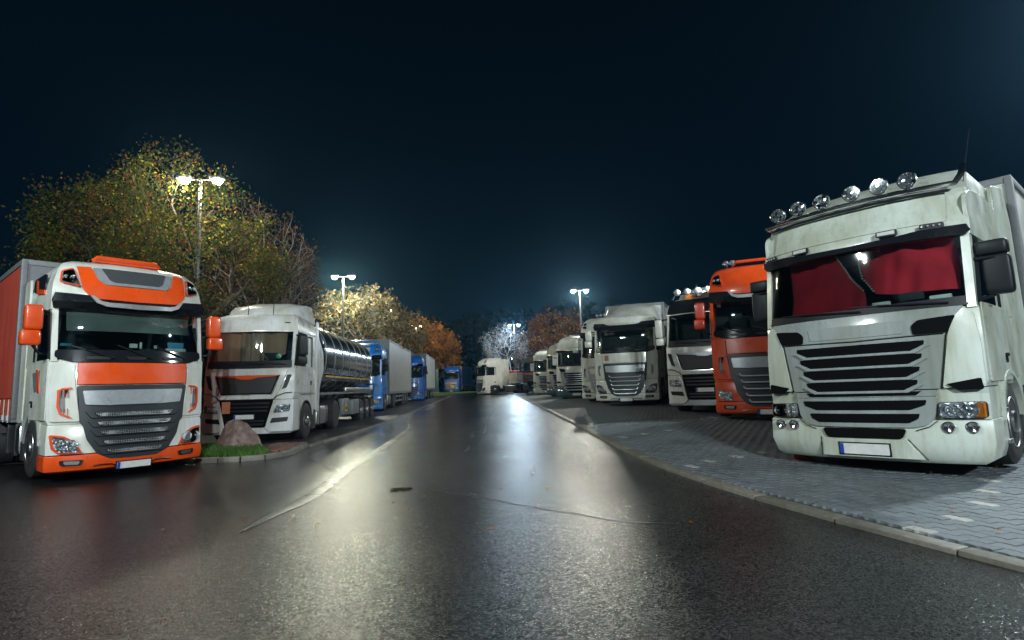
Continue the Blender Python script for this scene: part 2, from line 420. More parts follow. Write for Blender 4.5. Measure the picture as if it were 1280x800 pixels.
def door(par, S, mat, sg, zb, zs, zt, y0=.36, y1=1.62, w=1.23, fine=True):
    fm = side(sg, w)
    b = B(); patch(b, rnd([(y0, zb), (y1, zb), (y1, zs), (y0, zs)], .03), fm, .02, 9, 9, .012)
    d = mk('door', b, mat, par, bevel=.006 if fine else 0)
    b = B(); yy = S.y(1.18, zt)+.12
    patch(b, rnd([(y0+.06, zs+.02), (y1-.12, zs+.02), (y1-.12, zt-.06), (yy+.05, zt-.06)], .03), fm, .008, 9, 9, -.012); mk('side_window', b, SIDEGLASS, d)
    b = B()
    for (a, c) in (((y1-.1, zs), (y1-.1, zt)), ((yy, zt-.03), (y1-.1, zt-.03)), ((y0+.02, zs), (yy, zt-.03))):
        b.tube([fm(a[0], a[1], .01), fm(c[0], c[1], .01)], .028, 6)
    mk('window_frame', b, BLACK, d)
    b = B(); b.box(sg*(w+.022), y1-.2, zb+.32, .03, .13, .045, .01); b.box(sg*(w+.008), y1-.2, zb+.27, .02, .16, .1, .01); mk('door_handle', b, BLACK, d)
    return d
def underbody(par, yb, tractor_axle=5.2, body=None, mat_tank=ALU, detail=1, rear=None, side_skirt=None):
    """chassis rails, tanks and the wheels of a tractor unit"""
    rear = rear or tractor_axle+1.0
    b = B()
    for s in (-.42, .42): b.box(s, (1.0+rear)/2, .95, .09, rear-1.0, .26)
    for y in (2.4, 3.6, 4.5, rear-.1): b.box(0, y, .95, .84, .1, .2)
    b.box(0, 1.4, .53, 1.9, .14, .14); b.box(0, tractor_axle, .53, 1.7, .16, .16); b.lathe([(-.25, .2), (-.15, .26), (.15, .26), (.25, .2)], 'y', (0, tractor_axle, .53), 14)
    b.box(0, 1.3, .75, 1.0, 1.1, .5)
    mk('chassis', b, CHASSIS, par)
    for s in (-1, 1):
        wheel(par, s*1.07, 1.4, detail=detail); wheel(par, s*1.05, tractor_axle, dual=True, detail=detail)
        arch(par, s*1.22, tractor_axle, CHASSIS, .6, .55, .02, 15, 165)
        b = B(); b.box(s*.93, 3.3, .62, .56, 1.35, .6, .1); 
        t = mk('fuel_tank', b, mat_tank, par)
        b = B()
        for yy in (2.9, 3.7): b.box(s*.93, yy, .62, .585, .06, .63, .09)
        b.lathe([(0, .06), (.05, .06)], 'z', (s*.93, 3.05, .92), 12); mk('tank_strap', b, CHASSIS, t)
        b = B(); b.box(s*.95, 2.3, .55, .5, .32, .62, .03); b.box(s*1.0, 2.1, .42, .36, .24, .06); b.box(s*1.0, 2.1, .72, .36, .24, .06); mk('step', b, CHASSIS, par)
    b = B(); b.lathe([(0, .5), (.06, .5), (.07, .42)], 'z', (0, tractor_axle, 1.12), 20); mk('fifth_wheel', b, CHASSIS, par)
def trailer(par, kind='curtain', mat=None, y0=3.0, L=13.2, h=4.25, zb=1.02, frame=None, detail=1, straps=0, band=None):
    w = 1.275; frame = frame or STEEL; y1 = y0+L
    b = B(); b.box(0, (y0+y1)/2, (zb+h)/2, 2*w-.06, L-.02, h-zb-.04)
    t = mk('trailer', b, frame if kind == 'curtain' else mat, par, bevel=.02)
    b = B(); b.box(0, (y0+y1)/2, h-.03, 2*w+.01, L+.02, .12, .02); b.box(0, (y0+y1)/2, zb+.0, 2*w+.004, L, .14, .02)
    for s in (-1, 1):
        for yy in (y0+.02, y1-.02): b.box(s*(w-.035), yy, (zb+h)/2, .1, .12, h-zb, .02)
    mk('trailer_frame', b, frame, t)
    if kind == 'curtain':
        for s in (-1, 1):
            b = B()
            fm = lambda u, v, d, s=s: (s*(w-.012-d+.006*sin(u*10.5)*sin((v-zb)*1.1)+.004*sin(u*23)), u, v)
            patch(b, [(y0+.09, zb+(.42 if band else .1)), (y1-.09, zb+(.42 if band else .1)), (y1-.09, h-.1), (y0+.09, h-.1)], fm, .02, .12, .45, .0)
            cu = mk('side_curtain', b, mat, t)
            if band:
                b = B(); patch(b, [(y0+.09, zb-.03), (y1-.09, zb-.03), (y1-.09, zb+.405), (y0+.09, zb+.405)], fm, .02, .12, .45, .002); mk('curtain_hem', b, band, t)
            if straps and s == straps[0]:
                for k in range(straps[1]):
                    b = B(); yy = y0+.35+k*.5
                    b.box(s*(w+.008), yy, zb+.16, .012, .05, .46); b.box(s*(w+.016), yy, zb+.02, .03, .06, .1); mk('curtain_strap', b, CHASSIS if not band else LACE, t)
    b = B()
    for s in (-.45, .45): b.box(s, (y0+1+y1)/2, .87, .1, L-1.2, .16)
    for k in range(int(L/1.2)): b.box(0, y0+.6+k*1.2, .93, 2.3, .08, .09)
    for s in (-1, 1):
        b.box(s*.95, y0+2.6, .55, .12, .12, .85); b.box(s*.95, y0+2.6, .12, .22, .25, .04)
        if detail:
            for zz in (.48, .78): b.box(s*1.2, y0+5.3, zz, .03, 4.4, .11)
            for yy in (3.3, 5.3, 7.3): b.box(s*1.17, y0+yy, .68, .05, .06, .55)
    b.box(0, y1-.15, .5, 2.3, .1, .14)
    mk('trailer_chassis', b, CHASSIS if not detail else STEEL, t)
    for s in (-1, 1):
        for k in range(3): wheel(par, s*1.06, y1-5.2+k*1.32, .5, .36, detail=0)
    return t

# ------------------------------------------------------------------ cab make A: tall cab, trapezoid grille with punched chrome strips
SA = Surf([(0, .06), (.3, .0), (.9, .02), (1.9, .08), (2.1, .10), (2.95, .25), (3.0, .10), (3.4, .2), (3.75, .42), (4.0, .75)], [(0, .3), (2, .25), (3, .3), (4, .35)])
def make_a(root, body, accent, roof='high', trim=SILVER, mir_mat=None, visor=GLOSSBLACK, grille=SLATE, punched=True, lod=0, bumper=None, deflector=None,
           sunshade=False, roofpanel='full', plate_z=.19, dash_items=False, spoiler=0):
    S = SA; fm = S.fm(); fine = lod == 0; bv = .006 if fine else 0; mir_mat = mir_mat or accent; bumper = bumper or accent; deflector = deflector or body
    if roof == 'high': top = [(2.96, 1.22, 2.35, .0), (3.2, 1.23, 2.35, 0), (3.45, 1.2, 2.35, 0), (3.7, 1.13, 2.35, 0), (3.86, 1.03, 2.33, .05), (3.95, .86, 2.25, .2), (3.98, .6, 2.1, .4)]
    else: top = [(2.96, 1.22, 2.35, .0), (3.2, 1.22, 2.35, .0), (3.38, 1.18, 2.35, .04), (3.48, 1.08, 2.3, .12), (3.52, .9, 2.2, .3)]
    cab_shell(root, S, body, .95, 2.06, 2.97, top)
    if spoiler:
        b = B(); vs = []; fs = []
        for i, (y, z, w) in enumerate([(.55, 3.5, .8), (.9, 3.66, .95), (1.4, 3.9, 1.07), (1.9, 4.1, 1.15), (2.4, 4.22, 1.2)]):
            for x in (-1, -.8, -.3, .3, .8, 1): vs.append((x*w, y, 3.42 if abs(x) == 1 else z - (.1 if abs(x) == .8 else 0)))
        for i in range(4):
            for j in range(5): fs.append((i*6+j, i*6+j+1, i*6+j+7, i*6+j+6))
        fs.append((24, 25, 26, 27, 28, 29)); fs.append((5, 4, 3, 2, 1, 0)); b.add(vs, fs); mk('roof_spoiler', b, body, root, 50)
    interior(root, S, 2.06, 2.97)
    # front corners and bumper
    b = B(); loft(b, [(.44, 1.215, .86, 0), (.6, 1.22, .88, 0), (.9, 1.21, .88, .0), (.945, 1.2, .86, .02)], S, .01); mk('bumper_corner', b, body, root, bevel=bv)
    b = B(); loft(b, [(.13, 1.16, .8, .06), (.17, 1.225, .84, 0), (.3, 1.235, .86, -.02), (.425, 1.23, .86, -.01)], S, 0); mk('bumper', b, bumper, root, bevel=bv)
    b = B(); loft(b, [(.427, 1.15, .7, .03), (.4385, 1.15, .7, .03)], S, 0); loft(b, [(.9465, 1.15, .7, .04), (.949, 1.15, .7, .04)], S, 0); mk('seam', b, BLACK, root)
    for sg in (-1, 1):
        b = B(); patch(b, rnd([(sg*x, z) for x, z in [(.90, 2.0), (1.17, 2.0), (1.22, 1.5), (1.2, 1.0), (.80, .985), (.88, 1.6)]], .04), fm, .02, .08, .3, .012); mk('cheek_panel', b, body, root, bevel=bv)
        q = [(.93, 1.58), (1.05, 1.57), (1.115, 1.53), (1.115, 1.25), (1.075, 1.12), (.93, 1.045), (.93, 1.075), (1.05, 1.14), (1.085, 1.26), (1.085, 1.51), (1.04, 1.54), (.93, 1.55)]
        b = B(); patch(b, [(sg*x, z) for x, z in q], fm, .05, .06, .2, .04); dd = mk('air_deflector', b, accent, root)
        b = B(); patch(b, rnd([(sg*x, z) for x, z in [(1.02, 1.52), (1.08, 1.5), (1.08, 1.27), (1.05, 1.16), (1.0, 1.14)]], .02), fm, .02, .06, .2, .02); mk('deflector_recess', b, STEEL, dd)
        headlight(root, S, [(sg*x, z) for x, z in [(1.19, .79), (1.0, .755), (.86, .66), (.74, .44), (1.05, .45), (1.15, .53)]], accent if fine else BLACK, 2, .025, .80, fine=fine)
        b = B(); patch(b, rnd([(sg*x, z) for x, z in [(.73, .34), (1.05, .35), (1.03, .26), (.76, .25)]], .03), fm, .03, .1, .2, .035); f = mk('fog_lamp', b, BLACK, root)
        b = B(); patch(b, rnd([(sg*x, z) for x, z in [(.78, .325), (1.0, .335), (.98, .275), (.8, .268)]], .03), fm, .01, .1, .2, .042); mk('lens', b, ALU, f)
    half = [(0, 1.6), (.86, 1.6), (.81, .99), (.755, .9), (.70, .67), (.55, .42), (.36, .315), (0, .305)]
    b = B(); patch(b, rnd(mir(half), .04), fm, .04, .14, .2, .02); gr = mk('grille', b, grille, root, bevel=bv)
    b = B(); patch(b, rnd([(-.865, 2.0), (.865, 2.0), (.865, 1.62), (-.865, 1.62)], .03), fm, .03, .14, .4, .03); mk('front_panel', b, accent, root, bevel=bv)
    b = B(); patch(b, rnd([(-.79, 1.515), (.79, 1.515), (.75, 1.27), (.38, 1.245), (-.38, 1.245), (-.75, 1.27)], .03), fm, .03, .12, .3, .05); tr = mk('grille_trim', b, trim, root, bevel=bv)
    if lod < 2:
        b = B(); patch(b, rnd([(-.46, 1.41), (.46, 1.41), (.37, 1.252), (-.37, 1.252)], .03), fm, .02, .12, .3, .062); mk('trim_centre', b, trim, tr, bevel=bv)
    for z, w in zip((1.09, .935, .775, .61, .455), (.62, .59, .545, .495, .44)):
        b = B(); patch(b, [(-w-.12, z+.055), (w+.12, z+.055), (w+.04, z-.055), (-w-.04, z-.055)], fm, .07, .12, .2, .06)
        sl = mk('grille_slat', b, grille, root, bevel=bv)
        if punched: 
            b = B(); patch(b, [(-w, z+.03), (w, z+.03), (w-.05, z-.03), (-w+.05, z-.03)], fm, .01, .12, .2, .066); mk('punched_strip', b, PUNCH, sl)
        b = B(); b.tube([fm(x, zz, -.072) for x, zz in [(-w, z+.035), (-w+.04, z-.02), (-w+.09, z-.032)]+[(x*w/4, z-.034) for x in (-2, 0, 2)]+[(w-.09, z-.032), (w-.04, z-.02), (w, z+.035)]], .009 if punched else .02, 6); mk('chrome_lip', b, CHROME if punched else trim, sl)
    for sg in (-1, 1):
        b = B(); b.tube([fm(sg*x, z, -.045) for x, z in [(.28, .2), (.34, .235), (.5, .24), (.6, .225)]], .014, 6); mk('bumper_trim', b, CHROME, root)
    plate(root, S, plate_z)
    # windscreen, cowl, wipers, visor
    b = B(); patch(b, rnd([(-1.13, 2.98), (1.13, 2.98), (1.15, 2.2), (-1.15, 2.2)], .08), fm, .008, .12, .3, 0); mk('windscreen', b, WSCREEN, root)
    b = B(); patch(b, rnd([(-1.16, 2.235), (1.16, 2.235), (1.17, 2.1), (.92, 2.012), (-.92, 2.012), (-1.17, 2.1)], .05), fm, .06, .12, .3, .02); co = mk('cowl', b, GLOSSBLACK, root, bevel=bv)
    if lod < 2:
        for x0, x1 in ((-.78, -.36), (-.18, .18), (.42, .84)):
            b = B(); patch(b, rnd([(x0, 2.115), (x1, 2.115), (x1-.06, 2.06), (x0+.05, 2.06)], .02), fm, .02, .1, .2, .035); mk('cowl_vent', b, BLACK, co)
        for a in ((-.35, 2.08, -.95, 2.3), (.25, 2.08, -.3, 2.32), (.85, 2.08, .3, 2.32)): wiper(root, S, *a)
    half = [(0, 3.10), (.5, 3.11), (.64, 3.14), (.74, 3.2), (1.2, 3.24), (1.235, 3.1), (1.2, 2.97), (0, 2.925)]
    b = B(); patch(b, mir(half), fm, .08, .12, .2, .09); mk('sun_visor', b, visor, root, bevel=bv)
    if roof == 'high':
        q = mir([(0, 3.07), (.48, 3.075), (.6, 3.1), (.7, 3.19), (.75, 3.19), (.66, 3.06), (.52, 3.0), (0, 2.985)])
        b = B(); patch(b, q, fm, .05, .1, .2, .125); mk('visor_trim', b, trim, root)
        if roofpanel == 'full':
            o = [(.88, 3.78), (.68, 3.78), (.6, 3.52), (.5, 3.42), (0, 3.41)]
            q = [(-x, z) for x, z in o[:-1]] + [(0, 3.41)] + list(reversed(o[:-1])) + [(.83, 3.32), (.7, 3.15), (0, 3.13), (-.7, 3.15), (-.83, 3.32)]
            b = B(); patch(b, q, fm, .03, .1, .12, .025); pa = mk('roof_panel', b, accent, root, bevel=bv)
            b = B(); patch(b, rnd([(-.66, 3.77), (.66, 3.77), (.58, 3.52), (.49, 3.43), (-.49, 3.43), (-.58, 3.52)], .03), fm, .02, .1, .12, .012); mk('roof_trim', b, trim, pa)
            b = B(); patch(b, rnd([(-.53, 3.765), (.53, 3.765), (.43, 3.53), (.36, 3.49), (-.36, 3.49), (-.43, 3.53)], .04), fm, .02, .1, .12, .022); mk('roof_mesh', b, plain('dark_mesh', (.06, .065, .07), .55), pa)
        for sg in (-1, 1): headlight(root, S, [(sg*x, z) for x, z in [(.93, 3.74), (1.09, 3.68), (1.13, 3.44), (1.0, 3.40), (.86, 3.36)]], accent, 2, .03, .84, fine=fine)
    for sg in (-1, 1):
        mirror(root, sg*1.46, .42, 2.78, (.25, .2, .44), mir_mat, [(sg*1.2, .55, 2.9), (sg*1.46, .47, 2.95)])
        mirror(root, sg*1.49, .42, 2.43, (.28, .2, .26), mir_mat, [(sg*1.18, .55, 2.16), (sg*1.36, .45, 2.18), (sg*1.46, .42, 2.32)])
        door(root, S, body, sg, 1.02, 2.07, 2.95, fine=fine)
        b = B(); n = 10; pts = [(.9, .96), (.9, .46)]
        pts = [(.86, 1.0), (.86, .5)] + [(1.4+.62*cos(radians(t)), .53+.62*sin(radians(t))) for t in range(175, 4, -17)] + [(2.3, .5), (2.3, 1.0)]
        pts = [p for p in pts if p[0] >= .78]
        b = B(); patch(b, [(.80, .98)] + [(1.4+.62*cos(radians(t)), .53+.62*sin(radians(t))) for t in range(170, 9, -16)] + [(2.3, .6), (2.3, 1.3), (.8, 1.3)], side(sg, 1.22), .05, 9, 9, .0); mk('wing_panel', b, body, root)
        arch(root, sg*1.24, 1.4, CHASSIS if lod else SILVER, .60, .4, .035)
    if sunshade:
        b = B(); patch(b, rnd([(-1.0, 2.93), (1.0, 2.93), (1.0, 2.58), (-1.0, 2.58)], .02), lambda u, v, d: (u, S.y(u, v)+.08+d, v), .01, .2, .3); mk('sunshade', b, SHADECLOTH, root)
    if dash_items:
        pb = plain('blue_papers', (.05, .32, .5), .5); pw = plain('white_card', (.6, .66, .66), .5)
        for x, z, w, h, m in ((.72, 2.36, .28, .12, pb), (.72, 2.27, .36, .06, pw), (-.02, 2.33, .13, .08, pw), (.1, 2.34, .04, .12, pw), (-1.0, 2.33, .16, .05, pb), (.35, 2.32, .05, .06, pw)):
            b = B(); b.box(x, S.y(x, z)+.12, z, w, .03, h, .006); mk('dashboard_item', b, m, root)
    return S

# ------------------------------------------------------------------ cab make B: V-framed upper grille, wide lower intake
SB = Surf([(0, .05), (.3, .0), (1.9, .06), (2.1, .1), (3.0, .25), (3.12, .27), (3.4, .35), (3.6, .6), (3.8, .9)], [(0, .22), (2, .2), (4, .3)])
def make_b(root, body, lod=0, spoiler=True, curtain=None, strip=None, frame=None, roof_bar=False, mir_mat=BLACK, placard=False, plate_x=-.015, wing=True):
    S = SB; fm = S.fm(); fine = lod == 0; bv = .006 if fine else 0; frame = frame or body
    top = [(3.08, 1.2, 2.5, -.03), (3.14, 1.21, 2.5, -.04), (3.4, 1.17, 2.5, 0), (3.55, 1.1, 2.5, .02), (3.64, .98, 2.42, .16), (3.67, .8, 2.3, .4)]
    cab_shell(root, S, body, 1.2, 2.08, 3.08, top, yb=2.5, w=1.2)
    interior(root, S, 2.08, 3.05)
    b = B(); loft(b, [(.28, 1.12, .85, .05), (.33, 1.19, .9, 0), (.7, 1.2, .92, 0), (1.19, 1.19, .92, .01)], S, .01); mk('bumper', b, body, root, bevel=bv)
    b = B(); patch(b, rnd(mir([(0, 1.195), (.71, 1.195), (.52, .455), (0, .455)]), .03), fm, .05, .14, .2, .02); gi = mk('lower_intake', b, VOID, root)
    for z in (1.1, 1.0, .9, .63, .54):
        w = .52+.19*(z-.455)/.74 - .05
        b = B(); patch(b, [(-w, z+.025), (w, z+.025), (w-.02, z-.025), (-w+.02, z-.025)], fm, .04, .2, .2, .04); mk('grille_slat', b, BLACK, root)
    b = B(); patch(b, rnd(mir([(0, .44), (.51, .44), (.65, .29), (0, .29)]), .01), fm, .04, .14, .2, .03); mk('sill_panel', b, SILVER if roof_bar else body, root, bevel=bv)
    # upper grille in its V frame
    b = B(); patch(b, rnd(mir([(0, 2.03), (1.06, 2.03), (.98, 1.8), (.84, 1.42), (.72, 1.215), (0, 1.215)]), .03), fm, .04, .14, .2, .025); mk('grille_frame', b, frame, root, bevel=bv)
    b = B(); patch(b, rnd(mir([(0, 1.86), (.845, 1.86), (.665, 1.345), (0, 1.345)]), .03), fm, .02, .14, .2, .032); ug = mk('upper_grille', b, VOID, root)
    b = B(); patch(b, rnd(mir([(0, 1.80), (.79, 1.80), (.64, 1.375), (0, 1.375)]), .03), fm, .02, .14, .2, .04); mk('grille_mesh', b, plain('dark_mesh', (.03, .03, .032), .6), ug)
    b = B(); patch(b, mir([(0, 1.855), (.82, 1.855), (.78, 1.825), (.3, 1.80), (.14, 1.755), (0, 1.745)]), fm, .02, .1, .2, .05); mk('grille_wing', b, strip or SILVER, ug)
    b = B(); b.tube([fm(x, z, -.03) for x, z in [(-.86, 1.87), (-.68, 1.335), (0, 1.33), (.68, 1.335), (.86, 1.87)]], .012, 6); mk('grille_edge', b, CHROME, ug)
    for sg in (-1, 1):
        b = B(); patch(b, rnd([(sg*x, z) for x, z in [(1.145, 1.87), (1.04, 1.87), (.92, 1.47), (1.03, 1.52)]], .02), fm, .03, .08, .2, .03); mk('side_vent', b, BLACK, root)
        b = B(); patch(b, rnd([(sg*x, z) for x, z in [(.90, 1.17), (1.16, 1.17), (1.17, .34), (.67, .34), (.54, .46), (.68, 1.0), (.78, 1.17)]], .04), fm, .03, .1, .2, .022); mk('bumper_corner', b, body, root, bevel=bv)
        headlight(root, S, [(sg*x, z) for x, z in [(1.14, 1.06), (.82, 1.05), (.72, .84), (1.12, .87)]], BLACK, 3, .04, .9, fine=fine)
        b = B(); patch(b, rnd([(sg*x, z) for x, z in [(1.1, .715), (.70, .70), (.65, .565), (1.07, .60)]], .02), fm, .02, .1, .2, .03); mk('bumper_vent', b, BLACK, root)
        b = B(); b.tube([fm(sg*x, z, -.03) for x, z in [(.77, 1.18), (.69, 1.0), (.545, .45), (.66, .30)]], .014, 6); mk('intake_edge', b, body if not roof_bar else CHROME, root)
    b = B(); patch(b, mir([(0, 1.212), (.72, 1.212), (.79, 1.3), (1.0, 1.38), (1.18, 1.39), (1.18, 1.375), (1.0, 1.36), (.80, 1.28), (.735, 1.198), (0, 1.198)]), fm, .02, .1, .2, .034); mk('seam', b, BLACK, root)
    plate(root, S, .745, off=.055, x=plate_x)
    if placard:
        b = B(); patch(b, [(-.61, 1.16), (-.385, 1.16), (-.385, .845), (-.6, .845)], fm, .01, .2, .2, .062); mk('placard', b, plain('orange_placard', (.50, .17, .09), .45), root)
    b = B(); patch(b, rnd([(-1.11, 3.10), (1.11, 3.10), (1.13, 2.09), (-1.13, 2.09)], .05), fm, .008, .12, .3, 0); mk('windscreen', b, WSCREEN, root)
    b = B(); patch(b, rnd(mir([(0, 2.25), (1.12, 2.27), (1.13, 2.07), (0, 2.05)]), .02), fm, .04, .12, .3, .012); mk('cowl', b, BLACK, root)
    for a in ((-.2, 2.15, -.9, 2.2), (.45, 2.15, -.2, 2.19), (1.0, 2.15, .4, 2.19)): wiper(root, S, *a, off=.04)
    b = B(); patch(b, rnd(mir([(0, 3.56), (1.06, 3.55), (1.15, 3.12), (0, 3.12)]), .03), fm, .03, .12, .2, .02 if not roof_bar else .08); mk('roof_panel', b, GLOSSBLACK if roof_bar else body, root, bevel=bv)
    if not roof_bar:
        for sg in (-1, 1):
            b = B(); patch(b, rnd([(sg*.86, 3.355), (sg*1.0, 3.355), (sg*1.0, 3.33), (sg*.88, 3.33)], .01), fm, .02, .1, .2, .03); mk('marker_lamp', b, BLACK, root)
    if spoiler:
        b = B(); vs = []; fs = []
        rows = [(.9, 3.66, .9), (1.05, 3.86, 1.0), (1.5, 4.02, 1.08), (2.0, 4.12, 1.12), (2.5, 4.14, 1.14)]
        for y, z, w in rows:
            for x in (-1, -.88, -.4, .4, .88, 1): vs.append((x*w, y, 3.5 if abs(x) == 1 else z-(.08 if abs(x) == .88 else 0)))
        for i in range(4):
            for j in range(5): fs.append((i*6+j, i*6+j+1, i*6+j+7, i*6+j+6))
        fs += [(24, 25, 26, 27, 28, 29), (5, 4, 3, 2, 1, 0)]; b.add(vs, fs); mk('roof_spoiler', b, body, root, 50)
        for x in (-.28, .42):
            b = B(); b.tube([(x, .75, 3.62), (x, .8, 4.05)], .01, 5); mk('aerial', b, BLACK, root)
    if roof_bar:
        b = B(); b.tube([(-1.0, .55, 3.6), (-.9, .5, 3.74), (.9, .5, 3.74), (1.0, .55, 3.6)], .035, 8); mk('roof_bar', b, CHROME, root)
        for x in (-.8, -.48, -.16, .16, .48, .8):
            b = B(); b.lathe([(.1, .03), (.06, .09), (0, .11), (-.01, .10), (-.015, .01)], 'y', (x, .46, 3.80), 16); s_ = mk('spot_lamp', b, CHROME, root)
        b = B(); b.lathe([(0, .09), (.03, .09)], 'z', (-.55, .8, 3.66), 14); b.lathe([(.03, .075), (.14, .07), (.19, .03), (.2, .005)], 'z', (-.55, .8, 3.66), 14); mk('beacon', b, emit('beacon_amber', (.9, .3, .02), .5), root)
    for sg in (-1, 1):
        mirror(root, sg*1.42, .35, 2.68, (.22, .16, .58), mir_mat, [(sg*1.18, .45, 2.98), (sg*1.42, .4, 2.94)])
        mirror(root, sg*1.4, .33, 2.26, (.24, .16, .22), mir_mat, [(sg*1.15, .45, 2.12), (sg*1.4, .38, 2.18)])
        door(root, S, body, sg, 1.36, 2.12, 3.05, .3, 2.05, 1.2, fine)
        b = B(); patch(b, [(.86, .70)] + [(1.4+.60*cos(radians(t)), .53+.60*sin(radians(t))) for t in range(162, 9, -16)] + [(2.5, .6), (2.5, 1.34), (.86, 1.34)], side(sg, 1.2), .05, 9, 9, .0); mk('wing_panel', b, body, root)
        if wing:
            b = B(); patch(b, rnd([(2.45, 3.6), (2.6, 3.55), (2.62, 3.1), (3.2, 2.65), (3.28, 2.1), (2.8, 1.5), (2.75, .75), (2.45, .75)], .12), side(sg, 1.22), .05, .3, .3, .0); mk('side_fairing', b, body, root)
        arch(root, sg*1.22, 1.4, CHASSIS, .585, .4, .03)
    if curtain:
        b = B(); patch(b, [(-1.04, 3.06), (.93, 3.06), (.93, 2.45), (.6, 2.26), (-.95, 2.26)], lambda u, v, d: (u, S.y(u, v)+.14+d+.07*sin(u*17+2.2*sin(u*4)+v*1.3)*(.55+.5*(3.2-v)), v), .006, .022, .12); mk('curtain', b, curtain, root, 60)
    return S

# ------------------------------------------------------------------ cab make C: horizontal slatted grille, broad bumper
SG = Surf([(0, .03), (.3, 0), (1.0, .02), (1.8, .05), (2.0, .10), (2.75, .26), (2.95, .2), (3.5, .42), (3.8, .7)], [(0, .22), (2, .25), (3.5, .3)])
def make_c(root, body, slat=GREYPANEL, lod=0, bar=False, curtain=None, bumper=None, visor=GLOSSBLACK, markers=False, roofstyle='flat', detail_red=False, mir_mat=BLACK, dark=VOID, plate_z=.265, slats=3):
    S = SG; fm = S.fm(); fine = lod == 0; bv = .006 if fine else 0; bumper = bumper or body
    top = [(2.82, 1.24, 2.3, -.06), (2.95, 1.25, 2.3, -.03), (3.2, 1.23, 2.3, 0), (3.45, 1.2, 2.3, .01), (3.49, 1.19, 2.35, .16), (3.62, 1.18, 2.5, .24), (3.80, 1.15, 2.7, .36), (3.92, 1.06, 2.8, .62), (3.96, .9, 2.8, 1.0)] if roofstyle == 'flat' else \
          [(2.82, 1.24, 2.3, -.06), (2.95, 1.25, 2.3, -.03), (3.3, 1.2, 2.3, 0), (3.6, 1.1, 2.3, .05), (3.75, .95, 2.3, .25), (3.8, .7, 2.2, .5)]
    cab_shell(root, S, body, 1.0, 1.95, 2.82, top, yb=2.3, w=1.25)
    interior(root, S, 1.95, 2.8)
    b = B(); loft(b, [(.12, 1.12, .9, .08), (.17, 1.2, .98, .02), (.35, 1.25, 1.0, -.03), (.60, 1.25, 1.0, -.01), (.625, 1.24, .98, .0)], S, .0); mk('bumper', b, bumper, root, bevel=bv)
    b = B(); loft(b, [(.63, 1.23, .9, .03), (.80, 1.235, .9, .03), (.99, 1.24, .9, .0)], S, .012); mk('lamp_panel', b, body, root)
    b = B(); patch(b, rnd([(-.485, .395), (.455, .395), (.62, .165), (-.50, .165)], .015), fm, .03, .14, .2, .036); mk('bumper_centre', b, bumper, root, bevel=bv)
    for q in ([(-.505, .40), (-.52, .16)], [(.475, .40), (.645, .16)], [(-.78, .62), (-.70, .55), (-.56, .50)], [(.78, .62), (.70, .55), (.56, .50)]):
        b = B(); b.tube([fm(x, z, -.032) for x, z in q], .005, 5); mk('bumper_seam', b, VOID, root)
    b = B(); patch(b, rnd(mir([(0, .52), (.47, .52), (.42, .40), (0, .40)]), .04), fm, .03, .14, .2, .05); mk('lower_intake', b, dark, root)
    plate(root, S, plate_z, .55, .13, off=.05)
    # lower grille
    b = B(); patch(b, rnd(mir([(0, .90), (.80, .90), (.76, .66), (.68, .565), (.55, .535), (0, .53)]), .04), fm, .04, .14, .2, .04); mk('lower_grille', b, slat, root, bevel=bv)
    for z0, z1, w0, w1 in ((.86, .745, .70, .62), (.70, .59, .62, .60)):
        b = B(); patch(b, rnd(mir([(0, z0), (w0, z0), (w0-.02, z0-.06), (w1-.09, z1), (0, z1)]), .015), fm, .02, .14, .2, .048); mk('grille_opening', b, dark, root)  # closed dark panel in place of a cut opening
    b = B(); patch(b, rnd(mir([(0, .975), (.80, .975), (.80, .905), (0, .905)]), .01), fm, .03, .14, .2, .03); mk('grille_band', b, slat, root)
    b = B(); patch(b, rnd(mir([(0, .965), (.66, .965), (.6, .915), (0, .915)]), .015), fm, .02, .14, .2, .036); mk('grille_opening', b, dark, root)
    # upper grille
    b = B(); patch(b, rnd(mir([(0, 1.60), (.93, 1.62), (.83, .985), (0, .985)]), .02), fm, .04, .14, .2, .03); mk('upper_grille', b, slat, root, bevel=bv)
    for k in range(slats+1):
        z = 1.565-(k*.155 if slats == 3 else k*.62/(slats+1)); w = .74-.035*k
        h_ = .115 if slats == 3 else .62/(slats+1)-.035
        b = B(); patch(b, rnd(mir([(0, z), (w, z), (w-.01, z-.05), (w-.14, z-h_), (0, z-h_)]), .012), fm, .015, .14, .2, .038); mk('grille_opening', b, dark, root)
        b = B(); patch(b, mir([(0, z-h_-.004), (w-.14, z-h_-.004), (w, z-.05), (w+.05, z-.06), (w-.1, z-h_-.036), (0, z-h_-.036)]), fm, .03, .14, .2, .058); mk('grille_slat', b, slat if lod == 0 else CHROME, root, bevel=bv)
    b = B(); patch(b, rnd(mir([(0, 1.945), (1.13, 1.945), (1.02, 1.8), (.95, 1.635), (0, 1.615)]), .03), fm, .03, .14, .2, .03); mk('bonnet_panel', b, slat if fine else body, root, bevel=bv)
    if fine:
        b = B(); patch(b, rnd(mir([(0, 1.82), (.56, 1.82), (.54, 1.66), (0, 1.655)]), .03), fm, .02, .14, .2, .038); mk('badge_panel', b, slat, root, bevel=.004)
